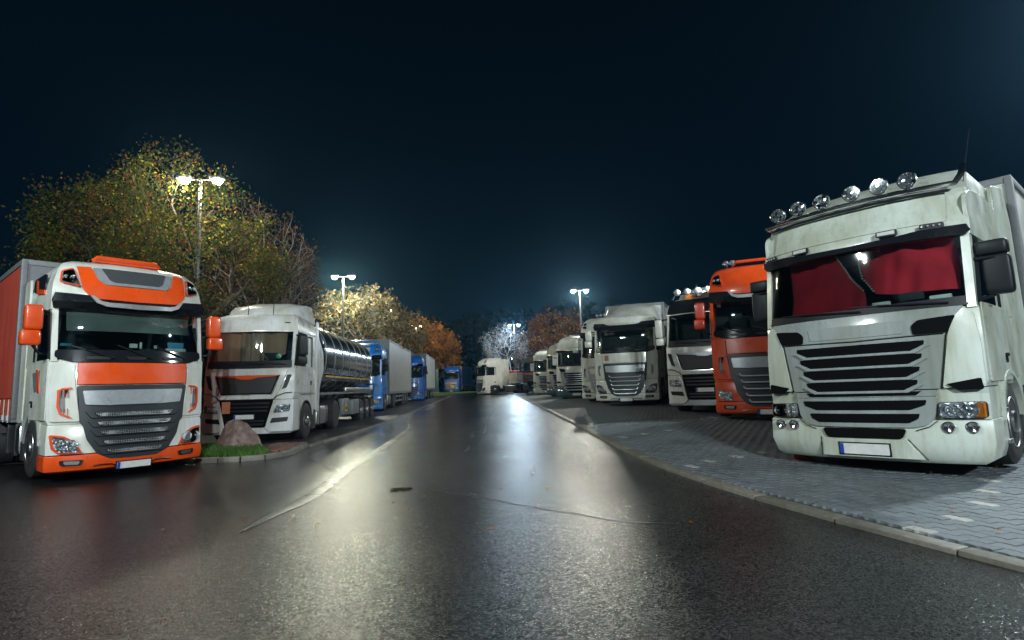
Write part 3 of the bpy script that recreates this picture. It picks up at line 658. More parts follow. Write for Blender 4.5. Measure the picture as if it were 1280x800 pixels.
    for sg in (-1, 1):
        b = B(); patch(b, rnd([(sg*x, z) for x, z in [(.63, 1.745), (.70, 1.81), (1.05, 1.84), (.96, 1.64), (.64, 1.635)]], .03), fm, .02, .08, .2, .045); mk('bonnet_vent', b, dark, root)
        b = B(); patch(b, rnd([(sg*x, z) for x, z in [(1.12, 1.93), (1.2, 1.85), (1.235, 1.5), (1.235, 1.02), (.86, .99), (.96, 1.62), (1.03, 1.82)]], .03), fm, .03, .07, .2, .03); mk('cheek_panel', b, body, root, bevel=bv)
        b = B(); patch(b, rnd([(sg*x, z) for x, z in [(.90, 1.04), (1.2, 1.1), (1.21, .97), (1.0, .965)]], .02), fm, .05, .07, .2, .06); mk('corner_step', b, dark, root)
        headlight(root, S, [(sg*x, z) for x, z in [(.79, .83), (1.215, .83), (1.215, .645), (.79, .645)]], BLACK, 2, .02, .93, [(sg*x, z) for x, z in [(1.13, .815), (1.205, .815), (1.205, .66), (1.11, .66)]], fine)
        for x in (.87, 1.08):
            b = B(); y = S.y(x, .54)-.02; 
            b.lathe([(.02, .066), (-.03, .066), (-.035, .055), (-.022, .05), (-.012, .02), (-.03, .012), (-.032, .002)], 'y', (sg*x, y, .545), 18); f = mk('fog_lamp', b, CHROME, root)
    b = B(); patch(b, rnd([(-1.15, 2.84), (1.15, 2.84), (1.17, 1.96), (-1.17, 1.96)], .06), fm, .008, .12, .3, 0); mk('windscreen', b, WSCREEN, root)
    b = B(); patch(b, mir([(0, 2.03), (1.14, 2.06), (1.165, 1.95), (0, 1.95)]), fm, .04, .12, .3, .012); mk('cowl', b, BLACK, root)
    for a in ((.1, 1.99, -.95, 2.06), (1.0, 1.99, .0, 2.06)): wiper(root, S, *a, off=.04)
    half = [(0, 2.875), (.5, 2.885), (.85, 2.92), (1.23, 2.925), (1.25, 2.86), (1.2, 2.80), (.6, 2.81), (0, 2.81)]
    b = B(); patch(b, mir(half), fm, .06, .12, .2, .09); mk('sun_visor', b, visor, root, bevel=bv)
    b = B(); patch(b, rnd(mir([(0, 3.42), (1.04, 3.42), (1.05, 3.0), (0, 3.0)]), .04), fm, .03, .14, .2, .02); rp2 = mk('roof_panel', b, body, root, bevel=bv)
    if markers:
        wr = plain('worn_white_sign', (.62, .64, .62), .5)
        for x, w in ((-1.08, .18), (-.6, .22), (.47, .22), (.92, .22)):
            b = B(); patch(b, rnd([(x-w/2, 2.985), (x+w/2, 2.985), (x+w/2, 2.915), (x-w/2, 2.915)], .012), fm, .05, .1, .2, .09); ml = mk('marker_lamp', b, BLACK, root)
            for k in range(4 if abs(x) > .9 else 1):
                b = B(); ww = w/5 if abs(x) > .9 else w*.85; xc = x-w/2+w*(k+.5)/4 if abs(x) > .9 else x
                if abs(x) > .9: b.lathe([(0, .013), (-.012, .011), (-.016, .002)], 'y', (xc, S.y(xc, 2.95)-.092, 2.95), 10)
                else: patch(b, [(xc-ww/2, 2.972), (xc+ww/2, 2.972), (xc+ww/2, 2.928), (xc-ww/2, 2.928)], fm, .006, .1, .2, .095)
                mk('lamp_cell', b, REFL if abs(x) > .9 else wr, ml)
    if bar:
        b = B(); yb_ = S.y(0, 3.47)-.12; 
        b.tube([(-1.2, .95, 3.62), (-1.2, .72, 3.5), (-1.17, S.y(1.1, 3.47)-.12, 3.47)] + [(x, S.y(x, 3.47)-.13, 3.47) for x in (-1, -.6, -.2, .2, .6, 1.0)] + [(1.15, S.y(1.1, 3.47)-.1, 3.48), (1.22, .55, 3.58), (1.23, .62, 3.66), (1.23, .66, 3.72)], .036, 10)
        lb = mk('light_bar', b, CHROME, root)
        b = B(); b.tube([(x, S.y(x, 3.43)-.1, 3.405) for x in (-1.1, -.7, -.3, .3, .7, 1.08)], .018, 8); mk('lower_rail', b, BLACK, lb)
        for x in (-.95, -.62, -.28, .10, .42, .72):
            y = S.y(x, 3.47)-.15
            b = B(); b.lathe([(.11, .03), (.09, .075), (.03, .105), (0, .112), (-.012, .112), (-.016, .104), (.0, .098), (.045, .05), (.05, .01)], 'y', (x, y, 3.61), 24); b.tube([(x, y+.02, 3.46), (x, y+.02, 3.52)], .018, 8); sl = mk('spot_lamp', b, CHROME, root)
            b = B(); b.lathe([(.044, .01), (.04, .045), (.004, .097)], 'y', (x, y-.004, 3.61), 24)
            for k in range(3):
                t = 2*pi*k/3+.5; b.lathe([(.03, .036), (-.004, .036), (-.008, .03), (.012, .012), (.0, .008), (-.002, .001)], 'y', (x+.048*cos(t), y, 3.61+.048*sin(t)), 14)
            mk('reflector', b, [SPOTBACK], sl)
            b = B(); b.lathe([(-.010, .1), (-.013, .07), (-.014, .01)], 'y', (x, y, 3.61), 24); mk('lens', b, LENS, sl)
        b = B(); b.tube([(1.1, 1.0, 3.32), (1.18, 1.02, 3.75), (1.28, 1.1, 4.3)], .005, 6); b.lathe([(0, .03), (.05, .02)], 'z', (1.1, 1.0, 3.3), 10); mk('aerial', b, BLACK, root)
    for sg in (-1, 1):
        mirror(root, sg*1.42, .62, 2.30, (.27, .17, .48), mir_mat, [(sg*1.2, .5, 2.50), (sg*1.42, .55, 2.50)])
        mirror(root, sg*1.4, .6, 2.62, (.3, .2, .17), mir_mat, [(sg*1.2, .6, 2.02), (sg*1.36, .6, 2.06), (sg*1.42, .6, 2.16)])
        door(root, S, body, sg, 1.05, 1.98, 2.72, .4, 1.6, 1.25, fine)
        b = B(); patch(b, rnd([(.5, 2.9), (2.2, 2.9), (2.25, 3.4), (1.6, 3.5), (.75, 3.42), (.5, 3.3)], .12), side(sg, 1.235), .04, .3, .3, .0); mk('roof_fairing', b, body, root, bevel=bv)
        b = B(); patch(b, [(.92, .62)] + [(1.45+.62*cos(radians(t)), .53+.62*sin(radians(t))) for t in range(165, 9, -14)] + [(2.3, .62), (2.3, 1.1), (.92, 1.1)], side(sg, 1.24), .05, 9, 9, .0); mk('wing_panel', b, body, root, bevel=bv)
        for z in (.33, .70):
            b = B(); b.box(sg*1.2, .95, z, .14, .2, .05, .012); mk('step', b, ALU, root)
        arch(root, sg*1.27, 1.45, body, .60, .42, .05)
    if curtain:
        fold = lambda u, v, d: (u, S.y(u, v)+.12+d+.05*sin(u*8+v*5+1.4*sin(v*4+u*2))+.02*sin(u*25-v*6), v)
        for q, edge in (([(-1.09, 2.83), (-.2, 2.83), (-.04, 2.5), (.12, 2.25), (.14, 2.0), (-.35, 1.99), (-1.05, 2.03)], [(-.2, 2.83), (-.04, 2.5), (.12, 2.26)]),
                        ([(.05, 2.83), (1.09, 2.83), (1.09, 2.16), (.42, 2.19), (.24, 2.22), (.10, 2.45)], [(.05, 2.83), (.10, 2.45), (.24, 2.23)])):
            b = B(); patch(b, q, fold, .006, .05, .1); cu = mk('curtain', b, curtain, root, 60)
            b = B()
            for (x0, z0), (x1, z1) in zip(edge, edge[1:]):
                n = max(2, int(math.hypot(x1-x0, z1-z0)/.035))
                for k in range(n): b.lathe([(0, .014), (-.01, .012), (-.014, .002)], 'y', fold(x0+(x1-x0)*k/n, z0+(z1-z0)*k/n, -.01), 7)
            mk('lace_edge', b, LACE, cu)
        for x, z, w, h, m in ((.62, 2.13, .26, .1, DARKIN), (.9, 2.08, .22, .06, PLATE), (.3, 2.07, .2, .06, PLATE), (-1.08, 2.1, .05, .05, PLATE)):
            b = B(); b.box(x, S.y(x, z)+.12, z, w, .05, h, .01); mk('dashboard_item', b, m, root)
    return S

# ------------------------------------------------------------------ ground
def asphalt(name, base, wet_lo, wet_hi, grain=1.0, patchy=.9):
    m, n, l, b = nt(name)
    x = noise(n, l, patchy*.45, 4, .5); r = ramp(n, l, x.outputs[0], [(.25, g3(wet_lo)), (.75, g3(wet_hi))]); l.new(r.outputs[0], b.inputs['Roughness'])
    v = n.new('ShaderNodeTexVoronoi'); v.inputs['Scale'].default_value = 84; t = n.new('ShaderNodeTexCoord'); l.new(t.outputs['Object'], v.inputs[0])
    y = noise(n, l, .8, 5, .6)
    c1 = ramp(n, l, v.outputs['Color'], [(.2, tuple(q*.35 for q in base)), (.6, base), (.93, tuple(min(1, q*3.6) for q in base))])
    mx = n.new('ShaderNodeMix'); mx.data_type = 'RGBA'; mx.blend_type = 'MULTIPLY'; mx.inputs[0].default_value = .6
    c2 = ramp(n, l, y.outputs[0], [(.3, g3(.6)), (.7, g3(1))]); l.new(c1.outputs[0], mx.inputs[6]); l.new(c2.outputs[0], mx.inputs[7]); l.new(mx.outputs[2], b.inputs['Base Color'])
    z = noise(n, l, 70, 2, .7); ad = n.new('ShaderNodeMath'); ad.operation = 'ADD'
    l.new(v.outputs['Color'], ad.inputs[0]); l.new(z.outputs[0], ad.inputs[1])
    u = bump(n, l, ad.outputs[0], b, .42*grain, .008)
    w = noise(n, l, .5, 2, .5); u2 = n.new('ShaderNodeBump'); u2.inputs['Strength'].default_value = .12; u2.inputs['Distance'].default_value = .05
    l.new(w.outputs[0], u2.inputs['Height']); l.new(u2.outputs[0], u.inputs['Normal'])
    vm = n.new('ShaderNodeVectorMath'); vm.operation = 'SUBTRACT'; vm.inputs[1].default_value = (.5, .5, .5); l.new(v.outputs['Color'], vm.inputs[0])
    vs_ = n.new('ShaderNodeVectorMath'); vs_.operation = 'SCALE'; vs_.inputs['Scale'].default_value = .26*grain; l.new(vm.outputs[0], vs_.inputs[0])
    va = n.new('ShaderNodeVectorMath'); va.operation = 'ADD'; l.new(vs_.outputs[0], va.inputs[0]); l.new(u.outputs[0], va.inputs[1])
    vn = n.new('ShaderNodeVectorMath'); vn.operation = 'NORMALIZE'; l.new(va.outputs[0], vn.inputs[0]); l.new(vn.outputs[0], b.inputs['Normal'])
    l.new(u.outputs[0], b.inputs['Coat Normal']); sp(b, IOR=1.4, Coat_Weight=.16, Coat_Roughness=.24, Coat_IOR=1.33); return m
ROAD = asphalt('wet_asphalt', (.014, .015, .0155), .13, .27)
GUTTER = asphalt('water_film_asphalt', (.022, .023, .024), .06, .24, .35, .5)
LANE = asphalt('parking_asphalt', (.030, .033, .034), .35, .6)
PALE_ASPHALT = asphalt('pale_asphalt', (.075, .08, .078), .2, .34, .7)
def sheet(name, xs, ys, fz, mat, smooth=60):
    b = B(); vs = [(x, y, fz(x, y)) for y in ys for x in xs]; n = len(xs)
    fs = [(j*n+i, j*n+i+1, (j+1)*n+i+1, (j+1)*n+i) for j in range(len(ys)-1) for i in range(n-1)]
    b.add(vs, fs); o = mk(name, b, mat, None, smooth); return tag(o, kind='structure')
frange = lambda a, b, s: [a+s*i for i in range(int(round((b-a)/s))+1)]
sheet('road', frange(-42, 42, 1.0), frange(-20, 118, 1.0), lambda x, y: terr(x, y), ROAD)
m, n, l, b_ = nt('dark_meadow'); x = noise(n, l, .6, 5); r = ramp(n, l, x.outputs[0], [(.3, (.02, .03, .012)), (.7, (.05, .06, .025))]); l.new(r.outputs[0], b_.inputs['Base Color']); sp(b_, Roughness=.9)
MEADOW = m
b = B(); b.add([(-700, -300, -.12), (700, -300, -.12), (700, 900, -.12), (-700, 900, -.12)], [(0, 1, 2, 3)]); tag(mk('ground', b, MEADOW, None, 0), kind='structure')

KR = [(4.75, .6), (3.65, 3.4), (3.42, 3.98), (3.25, 4.39), (2.99, 5.04), (2.76, 5.75), (2.58, 6.35), (2.44, 6.92), (2.24, 7.81), (2.09, 9.0), (1.95, 10.74), (1.82, 12.94), (1.65, 16.51), (1.46, 19.8), (1.27, 24.68), (.85, 35.88), (.16, 55.15), (-.1, 62)]
KL = [(-5.2, 14.2), (-5.24, 15.4), (-5.18, 17.1), (-5.17, 19.4), (-5.2, 22.2), (-5.4, 27.0), (-5.66, 32.45), (-6.0, 41.05), (-6.97, 63.0)]
def kx(K, y): return ipl(y, [(q, p) for p, q in K])
def strip(name, K, off0, off1, y0, y1, dz, mat, step=.6, nx=2):
    b = B(); ys = frange(y0, y1, step); vs = []; n = nx+1
    for y in ys:
        for i in range(n):
            x = kx(K, y) + off0 + (off1-off0)*i/nx; vs.append((x, y, terr(x, y)+dz))
    fs = [(j*n+i, j*n+i+1, (j+1)*n+i+1, (j+1)*n+i) for j in range(len(ys)-1) for i in range(nx)]
    b.add(vs, fs); return tag(mk(name, b, mat, None, 60), kind='structure')
# parking pavement on the right: base sheet, then real paving blocks where they can be told apart
def paver_far():
    m, n, l, b = nt('paving_far')
    t = n.new('ShaderNodeTexCoord'); br = n.new('ShaderNodeTexBrick'); br.inputs['Scale'].default_value = 1.0
    br.inputs['Brick Width'].default_value = .24; br.inputs['Row Height'].default_value = .14; br.inputs['Mortar Size'].default_value = .008
    br.inputs['Color1'].default_value = (.075, .088, .098, 1); br.inputs['Color2'].default_value = (.11, .125, .136, 1); br.inputs['Mortar'].default_value = (.02, .02, .02, 1)
    mp = n.new('ShaderNodeMapping'); mp.inputs['Rotation'].default_value = (0, 0, radians(-75)); l.new(t.outputs['Object'], mp.inputs[0]); l.new(mp.outputs[0], br.inputs[0])
    l.new(br.outputs['Color'], b.inputs['Base Color']); bump(n, l, br.outputs['Fac'], b, -.3, .01); sp(b, Roughness=.72); return m
def concrete(name, c, c2=None, rough=.6, sc=18):
    m, n, l, b = nt(name); x = noise(n, l, sc, 6, .7); c2 = c2 or tuple(v*.6 for v in c)
    oi = n.new('ShaderNodeObjectInfo'); r = ramp(n, l, x.outputs[0], [(.3, c2), (.7, c)])
    h = n.new('ShaderNodeHueSaturation'); ma = n.new('ShaderNodeMapRange'); ma.inputs[3].default_value = .82; ma.inputs[4].default_value = 1.15
    l.new(oi.outputs['Random'], ma.inputs[0]); l.new(ma.outputs[0], h.inputs['Value']); l.new(r.outputs[0], h.inputs['Color']); l.new(h.outputs[0], b.inputs['Base Color'])
    ge = n.new('ShaderNodeNewGeometry'); st = n.new('ShaderNodeTexNoise'); st.inputs['Scale'].default_value = 1.1; st.inputs['Detail'].default_value = 6; st.inputs['Roughness'].default_value = .65; l.new(ge.outputs['Position'], st.inputs[0])
    q = ramp(n, l, st.outputs[0], [(.32, g3(.52)), (.5, g3(.9)), (.7, g3(1))]); mx = n.new('ShaderNodeMix'); mx.data_type = 'RGBA'; mx.blend_type = 'MULTIPLY'; mx.inputs[0].default_value = .8
    l.new(h.outputs[0], mx.inputs[6]); l.new(q.outputs[0], mx.inputs[7]); l.new(mx.outputs[2], b.inputs['Base Color'])
    y = noise(n, l, 130, 3); bump(n, l, y.outputs[0], b, .3, .004)
    q2 = ramp(n, l, st.outputs[0], [(.3, g3(rough-.22)), (.65, g3(rough))]); l.new(q2.outputs[0], b.inputs['Roughness']); return m
PAVE_GREY = concrete('grey_paver', (.18, .205, .225), (.125, .145, .16), .6); PAVE_WHITE = concrete('white_paver', (.5, .49, .45), (.36, .36, .34), .6)
PAVE_RED = concrete('red_paver', (.24, .085, .055), (.14, .05, .035), .6); KERBM = concrete('kerb_concrete', (.24, .225, .19), (.13, .12, .095), .6)
JOINT = concrete('joint_sand', (.055, .06, .06))
b = B()
ys = frange(-2, 62, .8); vs = []; NX = 12
for y in ys:
    for i in range(NX+1):
        x = kx(KR, y) + .05 + (26*(i/NX)**1.8); vs.append((x, y, terr(x, y)+(.012 if y < 15.2 else .024)))
fs = [(j*(NX+1)+i, j*(NX+1)+i+1, (j+1)*(NX+1)+i+1, (j+1)*(NX+1)+i) for j in range(len(ys)-1) for i in range(NX)]
b.add(vs, fs, 0); b.mi = [0 if (ys[k//NX] < 15.4 and (k % NX) < 8) else 1 for k in range(len(fs))]
pavement = tag(mk('pavement', b, [JOINT, paver_far()], None, 60), kind='structure')
UD = Vector((-.31, .95)).normalized(); VD = Vector((UD.y, -UD.x)); P0 = Vector((3.66, 3.6))
LU, WV, GAP = .23, .118, .003
def wav(u):
    f = (u/.115) % 1.0; return .014 if .3 < f < .8 else (.014*(f-.1)/.2 if .1 <= f <= .3 else (.014*(1-(f-.8)/.2) if f >= .8 else 0))
def block_outline(g=GAP):
    us = [g/2, .0115, .0345, .092, .115, .1265, .1495, .207, LU-g/2]
    lo = [(u, wav(u)+g/2) for u in us]; hi = [(u, wav(u)+WV-g/2) for u in reversed(us)]; return lo+hi
def block_geo(ch=.002, h=.04):
    o = block_outline(); n = len(o); cu = sum(p[0] for p in o)/n; cv = sum(p[1] for p in o)/n
    ins = [(p[0]+(ch if p[0] < .05 else -ch if p[0] > LU-.05 else 0)*.9, p[1]+(ch if p[1] < cv else -ch)) for p in o]
    vs = [(u, v, -h) for u, v in o]+[(u, v, -ch) for u, v in o]+[(u, v, 0) for u, v in ins]
    fs = [(i, (i+1) % n, n+(i+1) % n, n+i) for i in range(n)]+[(n+i, n+(i+1) % n, 2*n+(i+1) % n, 2*n+i) for i in range(n)]+[tuple(2*n+i for i in range(n))]
    return vs, fs
bv_, bf_ = block_geo()
BM = Matrix(((UD.x, VD.x, 0), (UD.y, VD.y, 0), (0, 0, 1)))
def bmesh_of(mat):
    b = B(); b.add([tuple(BM @ Vector(p)) for p in bv_], bf_); o = mk('paver', b, mat, None, 20); me = o.data; bpy.data.objects.remove(o); return me
ME_G, ME_W = bmesh_of(PAVE_GREY), bmesh_of(PAVE_WHITE)
cells = []
for r_ in range(0, 70):
    for k in range(-8, 62):
        u = k*LU + (LU/2 if r_ % 2 else 0); v = r_*WV
        p = P0 + UD*u + VD*v; c = p + UD*(LU/2) + VD*(WV/2)
        if c.y < 3.3 or c.y > 15.2 or c.x > 9.5: continue
        if p.x < kx(KR, p.y)-.075 or (p+UD*LU).x < kx(KR, (p+UD*LU).y)-.075: continue
        fx = (c.x*700)/max(c.y, .1)
        if fx > 700 or fx < -640: continue
        cells.append((c.length, p, c))
cells.sort(key=lambda q: q[0])
whites = [(3.34, 4.85), (3.80, 5.2), (4.4, 5.61), (4.86, 6.02), (5.35, 6.5), (2.45, 8.12), (2.92, 8.53), (3.4, 8.85), (3.92, 9.2), (2.2, 11.98), (2.79, 12.2), (3.41, 12.65)]
wset = set()
for wx, wy in whites:
    q = sorted(range(len(cells)), key=lambda i: (cells[i][2]-Vector((wx, wy))).length); wset.add(q[0]);
bulk = B()
for i, (d, p, c) in enumerate(cells):
    z = terr(c.x, c.y)+.034+random.uniform(-.002, .002)
    if i < 290 or i in wset:
        o = bpy.data.objects.new('paver', ME_W if i in wset else ME_G); C.objects.link(o); o.parent = pavement
        o.location = (p.x, p.y, z); o.rotation_euler = (random.uniform(-.004, .004), random.uniform(-.004, .004), 0)
        if i in wset: o['label'] = 'pale marking paver'
    else:
        bulk.add([((BM @ Vector(q))+Vector((p.x, p.y, z+random.uniform(-.002, .002)))) for q in bv_], bf_)
pf = mk('paver_field', bulk, PAVE_GREY, pavement, 20); pf['kind'] = 'stuff'
# kerbs, stone by stone
def kerb(name, K, y0, y1, w=.13, top=.06, step=1.0, mat=KERBM, jit=.006, side_=1, limit=200):
    root = B(); vs = []
    pts = []; y = y0
    while y < y1:
        pts.append(Vector((kx(K, y), y))); yy = y
        while (Vector((kx(K, yy), yy))-pts[-1]).length < step: yy += .02
        y = yy
    return kerb_pts(name, pts, w, top, mat, jit)
def kerb_pts(name, pts, w, top, mat, jit=.006):
    b = B(); base = None; objs = []
    for a, c in zip(pts, pts[1:]):
        m_ = (a+c)/2; d = c-a; L = d.length-.008; z = terr(m_.x, m_.y)
        b = B(); b.box(0, 0, 0, L, w, .2, .018)
        o = mk('kerbstone', b, mat, None, 40)
        o.location = (m_.x+random.uniform(-jit, jit), m_.y, z+top-.1+random.uniform(-jit, jit)*.6)
        dz = terr(c.x, c.y)-terr(a.x, a.y)
        o.rotation_euler = (0, -math.atan2(dz, d.length), math.atan2(d.y, d.x)+random.uniform(-.008, .008)); objs.append(o)
    b = B(); vs = []
    n_ = len(pts)
    for i, p in enumerate(pts):
        d = (pts[min(i+1, n_-1)]-pts[max(i-1, 0)]).normalized(); q = Vector((-d.y, d.x))*(w*.42)
        for s in (-1, 1): vs.append((p.x+q.x*s, p.y+q.y*s, terr(p.x, p.y)+top-.03))
    b.add(vs, [(2*i, 2*i+1, 2*i+3, 2*i+2) for i in range(n_-1)])
    kb = tag(mk(name, b, JOINT, None, 40), kind='structure')
    for o in objs: o.parent = kb
    return kb
kerb('kerb', KR, 1.5, 61, .17, .042)
kerb('kerb', KL, 14.4, 61, .12, .055)
# left parking lane, water film, paler raised strip in the road
b = B(); ys = frange(12.6, 64, 1.2); vs = []
for y in ys:
    for i in range(7):
        x1 = kx(KL, y)-.03 if y > 14.4 else -5.33; x = x1 - 14*i/6; vs.append((x, y, terr(x, y)+.02))
b.add(vs, [(j*7+i, j*7+i+1, (j+1)*7+i+1, (j+1)*7+i) for j in range(len(ys)-1) for i in range(6)])
tag(mk('parking_lane', b, LANE, None, 60), kind='structure')
BAND = [(-2.80, 5.8), (-2.78, 6.74), (-2.73, 7.66), (-2.94, 9.76), (-3.09, 12.59), (-3.31, 16.29), (-3.6, 19.5), (-4.3, 23)]
def ribbon(name, P, w, dz, mat, taper=None, kind='structure', ridge=0):
    # smooth strip along a polyline
    P = [Vector(p) for p in P]; Q = []
    for i in range(len(P)-1):
        p0, p1, p2, p3 = P[max(i-1, 0)], P[i], P[i+1], P[min(i+2, len(P)-1)]
        for k in range(8):
            t = k/8; Q.append(.5*((2*p1)+(p2-p0)*t+(2*p0-5*p1+4*p2-p3)*t*t+(3*p1-p0-3*p2+p3)*t**3))
    Q.append(P[-1]); vs = []; b = B()
    for i, p in enumerate(Q):
        d = (Q[min(i+1, len(Q)-1)]-Q[max(i-1, 0)]).normalized(); n_ = Vector((-d.y, d.x)); f = i/(len(Q)-1)
        ww = w*(1 if not taper else taper(f))*random.uniform(.9, 1.1)
        for s in (-.5, -.17, .17, .5): q = p+n_*ww*s; vs.append((q.x, q.y, terr(q.x, q.y)+dz+(ridge if abs(s) < .3 else 0)))
    b.add(vs, [(4*i+j, 4*i+j+1, 4*i+j+5, 4*i+j+4) for i in range(len(Q)-1) for j in range(3)])
    return tag(mk(name, b, mat, None, 60), kind=kind)
ribbon('pale_road_band', BAND, .24, .005, PALE_ASPHALT, lambda f: min(1, f*5+.01)*(1-.3*f), ridge=.004)  # paler, slightly raised strip along the road
b = B(); vs = []; ys = frange(9.6, 40, .8)
for y in ys:
    xr = kx(BAND, y)-.06 + .07*sin(y*2.1)*(y < 13) if y < 23 else -4.4-.05*(y-23); xl = kx(KL, y)+.05 if y > 14.4 else (-4.6 if y > 12.5 else -4.6+(12.5-y)*.55)
    for i in range(5):
        x = xl+(xr-xl)*i/4; vs.append((x, y, terr(x, y)+.005))
b.add(vs, [(j*5+i, j*5+i+1, (j+1)*5+i+1, (j+1)*5+i) for j in range(len(ys)-1) for i in range(4)])
tag(mk('wet_gutter', b, GUTTER, None, 60), kind='structure')
TAR = plain('tar_seal', (.012, .012, .012), .6)
ribbon('tar_seam', [(-1.3, 7.8), (-.9, 7.4), (-.46, 6.99), (.0, 6.5), (.28, 6.2), (.6, 5.95), (.95, 5.6), (1.5, 5.4)], .018, .003, TAR)
ribbon('tar_seam', [(-.9, 30), (-1.0, 22), (-.85, 15), (-1.05, 11.5)], .05, .004, PALE_ASPHALT)
PUD = plain('standing_water', (.01, .011, .011), .02)
b = B(); n = 22; vs = [(-1.56, 7.78, terr(-1.5, 7.8)+.006)]+[(-1.56+(.17+.03*sin(5*k))*cos(2*pi*k/n), 7.78+(.12+.02*cos(3*k))*sin(2*pi*k/n), terr(-1.5, 7.8)+.006) for k in range(n)]
b.add(vs, [(0, 1+k, 1+(k+1) % n) for k in range(n)]); tag(mk('puddle', b, PUD, None, 0), kind='structure')

# grass island with boulder
IS = [(-9.5, 12.35), (-7.6, 12.05), (-6.6, 11.95), (-5.9, 11.98), (-5.45, 12.15), (-5.2, 12.5), (-5.12, 12.95), (-5.2, 13.5), (-5.33, 14.4)]
def smooth_pts(P, step):
    P = [Vector(p) for p in P]; Q = []
    for i in range(len(P)-1):
        p0, p1, p2, p3 = P[max(i-1, 0)], P[i], P[i+1], P[min(i+2, len(P)-1)]
        for k in range(10):
            t = k/10; Q.append(.5*((2*p1)+(p2-p0)*t+(2*p0-5*p1+4*p2-p3)*t*t+(3*p1-p0-3*p2+p3)*t**3))
    Q.append(P[-1]); R = [Q[0]]
    for q in Q[1:]:
        if (q-R[-1]).length >= step: R.append(q)
    R.append(Q[-1]) if (Q[-1]-R[-1]).length > .2 else None
    return R
isl = smooth_pts(IS, .42)
kerb_pts('kerb', isl, .16, .10, KERBM)
m, n, l, b_ = nt('island_soil'); x = noise(n, l, 9, 5); r = ramp(n, l, x.outputs[0], [(.3, (.03, .035, .015)), (.7, (.06, .07, .03))]); l.new(r.outputs[0], b_.inputs['Base Color']); sp(b_, Roughness=.95)
SOIL = m
b = B(); poly = [(p.x+.03, p.y+.06) for p in isl]+[(-6.2, 14.75), (-9.5, 14.75)]
patch(b, poly, lambda u, v, d: (u, v, terr(u, v)+.075-d+.05*max(0, 1-((u+6.9)**2+(v-13.4)**2)/2)), .04, .25, .25); tag(mk('grass_island', b, SOIL, None, 60), kind='structure')
def inside(p, P):
    c = False; j = len(P)-1
    for i in range(len(P)):
        if (P[i][1] > p[1]) != (P[j][1] > p[1]) and p[0] < (P[j][0]-P[i][0])*(p[1]-P[i][1])/(P[j][1]-P[i][1])+P[i][0]: c = not c
        j = i
    return c
m, n, l, b_ = nt('grass_blade'); oi = n.new('ShaderNodeTexCoord'); x = noise(n, l, 3, 3); r = ramp(n, l, x.outputs[0], [(.25, (.03, .075, .01)), (.6, (.06, .15, .015)), (.85, (.12, .17, .03))]); l.new(r.outputs[0], b_.inputs['Base Color']); sp(b_, Roughness=.6)
GRASS = m
def grass(name, poly, count, h, dz):
    xs = [p[0] for p in poly]; ys = [p[1] for p in poly]; b = B(); k = 0; vs = []; fs = []
    while k < count:
        x, y = random.uniform(min(xs), max(xs)), random.uniform(min(ys), max(ys))
        if not inside((x, y), poly): continue
        z = dz(x, y); a = random.uniform(0, 2*pi); hh = h*random.uniform(.4, 1.3); w = .006+.004*random.random(); lx, ly = random.uniform(-.5, .5)*hh, random.uniform(-.5, .5)*hh
        o = len(vs); c_, s_ = cos(a)*w, sin(a)*w
        vs += [(x-c_, y-s_, z), (x+c_, y+s_, z), (x+lx*.4+c_*.7, y+ly*.4+s_*.7, z+hh*.6), (x+lx*.4-c_*.7, y+ly*.4-s_*.7, z+hh*.6), (x+lx, y+ly, z+hh)]
        fs += [(o, o+1, o+2, o+3), (o+3, o+2, o+4)]; k += 1
    b.v, b.f, b.mi = vs, fs, [0]*len(fs); return tag(mk(name, b, GRASS, None, 0), 'short green grass on the kerbed island around the boulder', 'grass', kind='stuff')
gp_ = [(-8.9, 12.35), (-6.6, 12.08), (-5.9, 12.12), (-5.5, 12.3), (-5.5, 12.7), (-5.9, 13.3), (-6.4, 14.0), (-6.7, 14.6), (-8.9, 14.6)]
grass('grass', gp_, 9000, .10, lambda x, y: terr(x, y)+.08+.05*max(0, 1-((x+6.9)**2+(y-13.4)**2)/2))
# small red pavers on the tip of the island
ip = tag(mk('island_paving', B().add([(-6.25, 14.7, terr(-6, 14)+.085), (-5.95, 13.55, terr(-6, 14)+.085), (-5.35, 12.7, terr(-6, 13)+.085), (-5.25, 13.2, terr(-5, 13)+.085), (-5.4, 14.7, terr(-5, 14)+.085)], [(0, 1, 2, 3, 4)]), JOINT, None, 0), kind='structure')
b = B(); b.box(0, 0, 0, .195, .095, .05, .006); me_r = mk('paver', b, PAVE_RED, None, 30); mesh_r = me_r.data; bpy.data.objects.remove(me_r)
pp = [(-6.25, 14.7), (-5.95, 13.55), (-5.42, 12.72), (-5.28, 12.9), (-5.26, 13.3), (-5.42, 14.7)]
for i in range(14):
    for j in range(12):
        x = -6.3+i*.1; y = 12.6+j*.2+(.1 if i % 2 else 0)
        if inside((x, y), pp):
            o = bpy.data.objects.new('paver', mesh_r); C.objects.link(o); o.parent = ip; o.location = (x, y, terr(x, y)+.085+random.uniform(-.004, .004)); o.rotation_euler = (0, 0, pi/2)
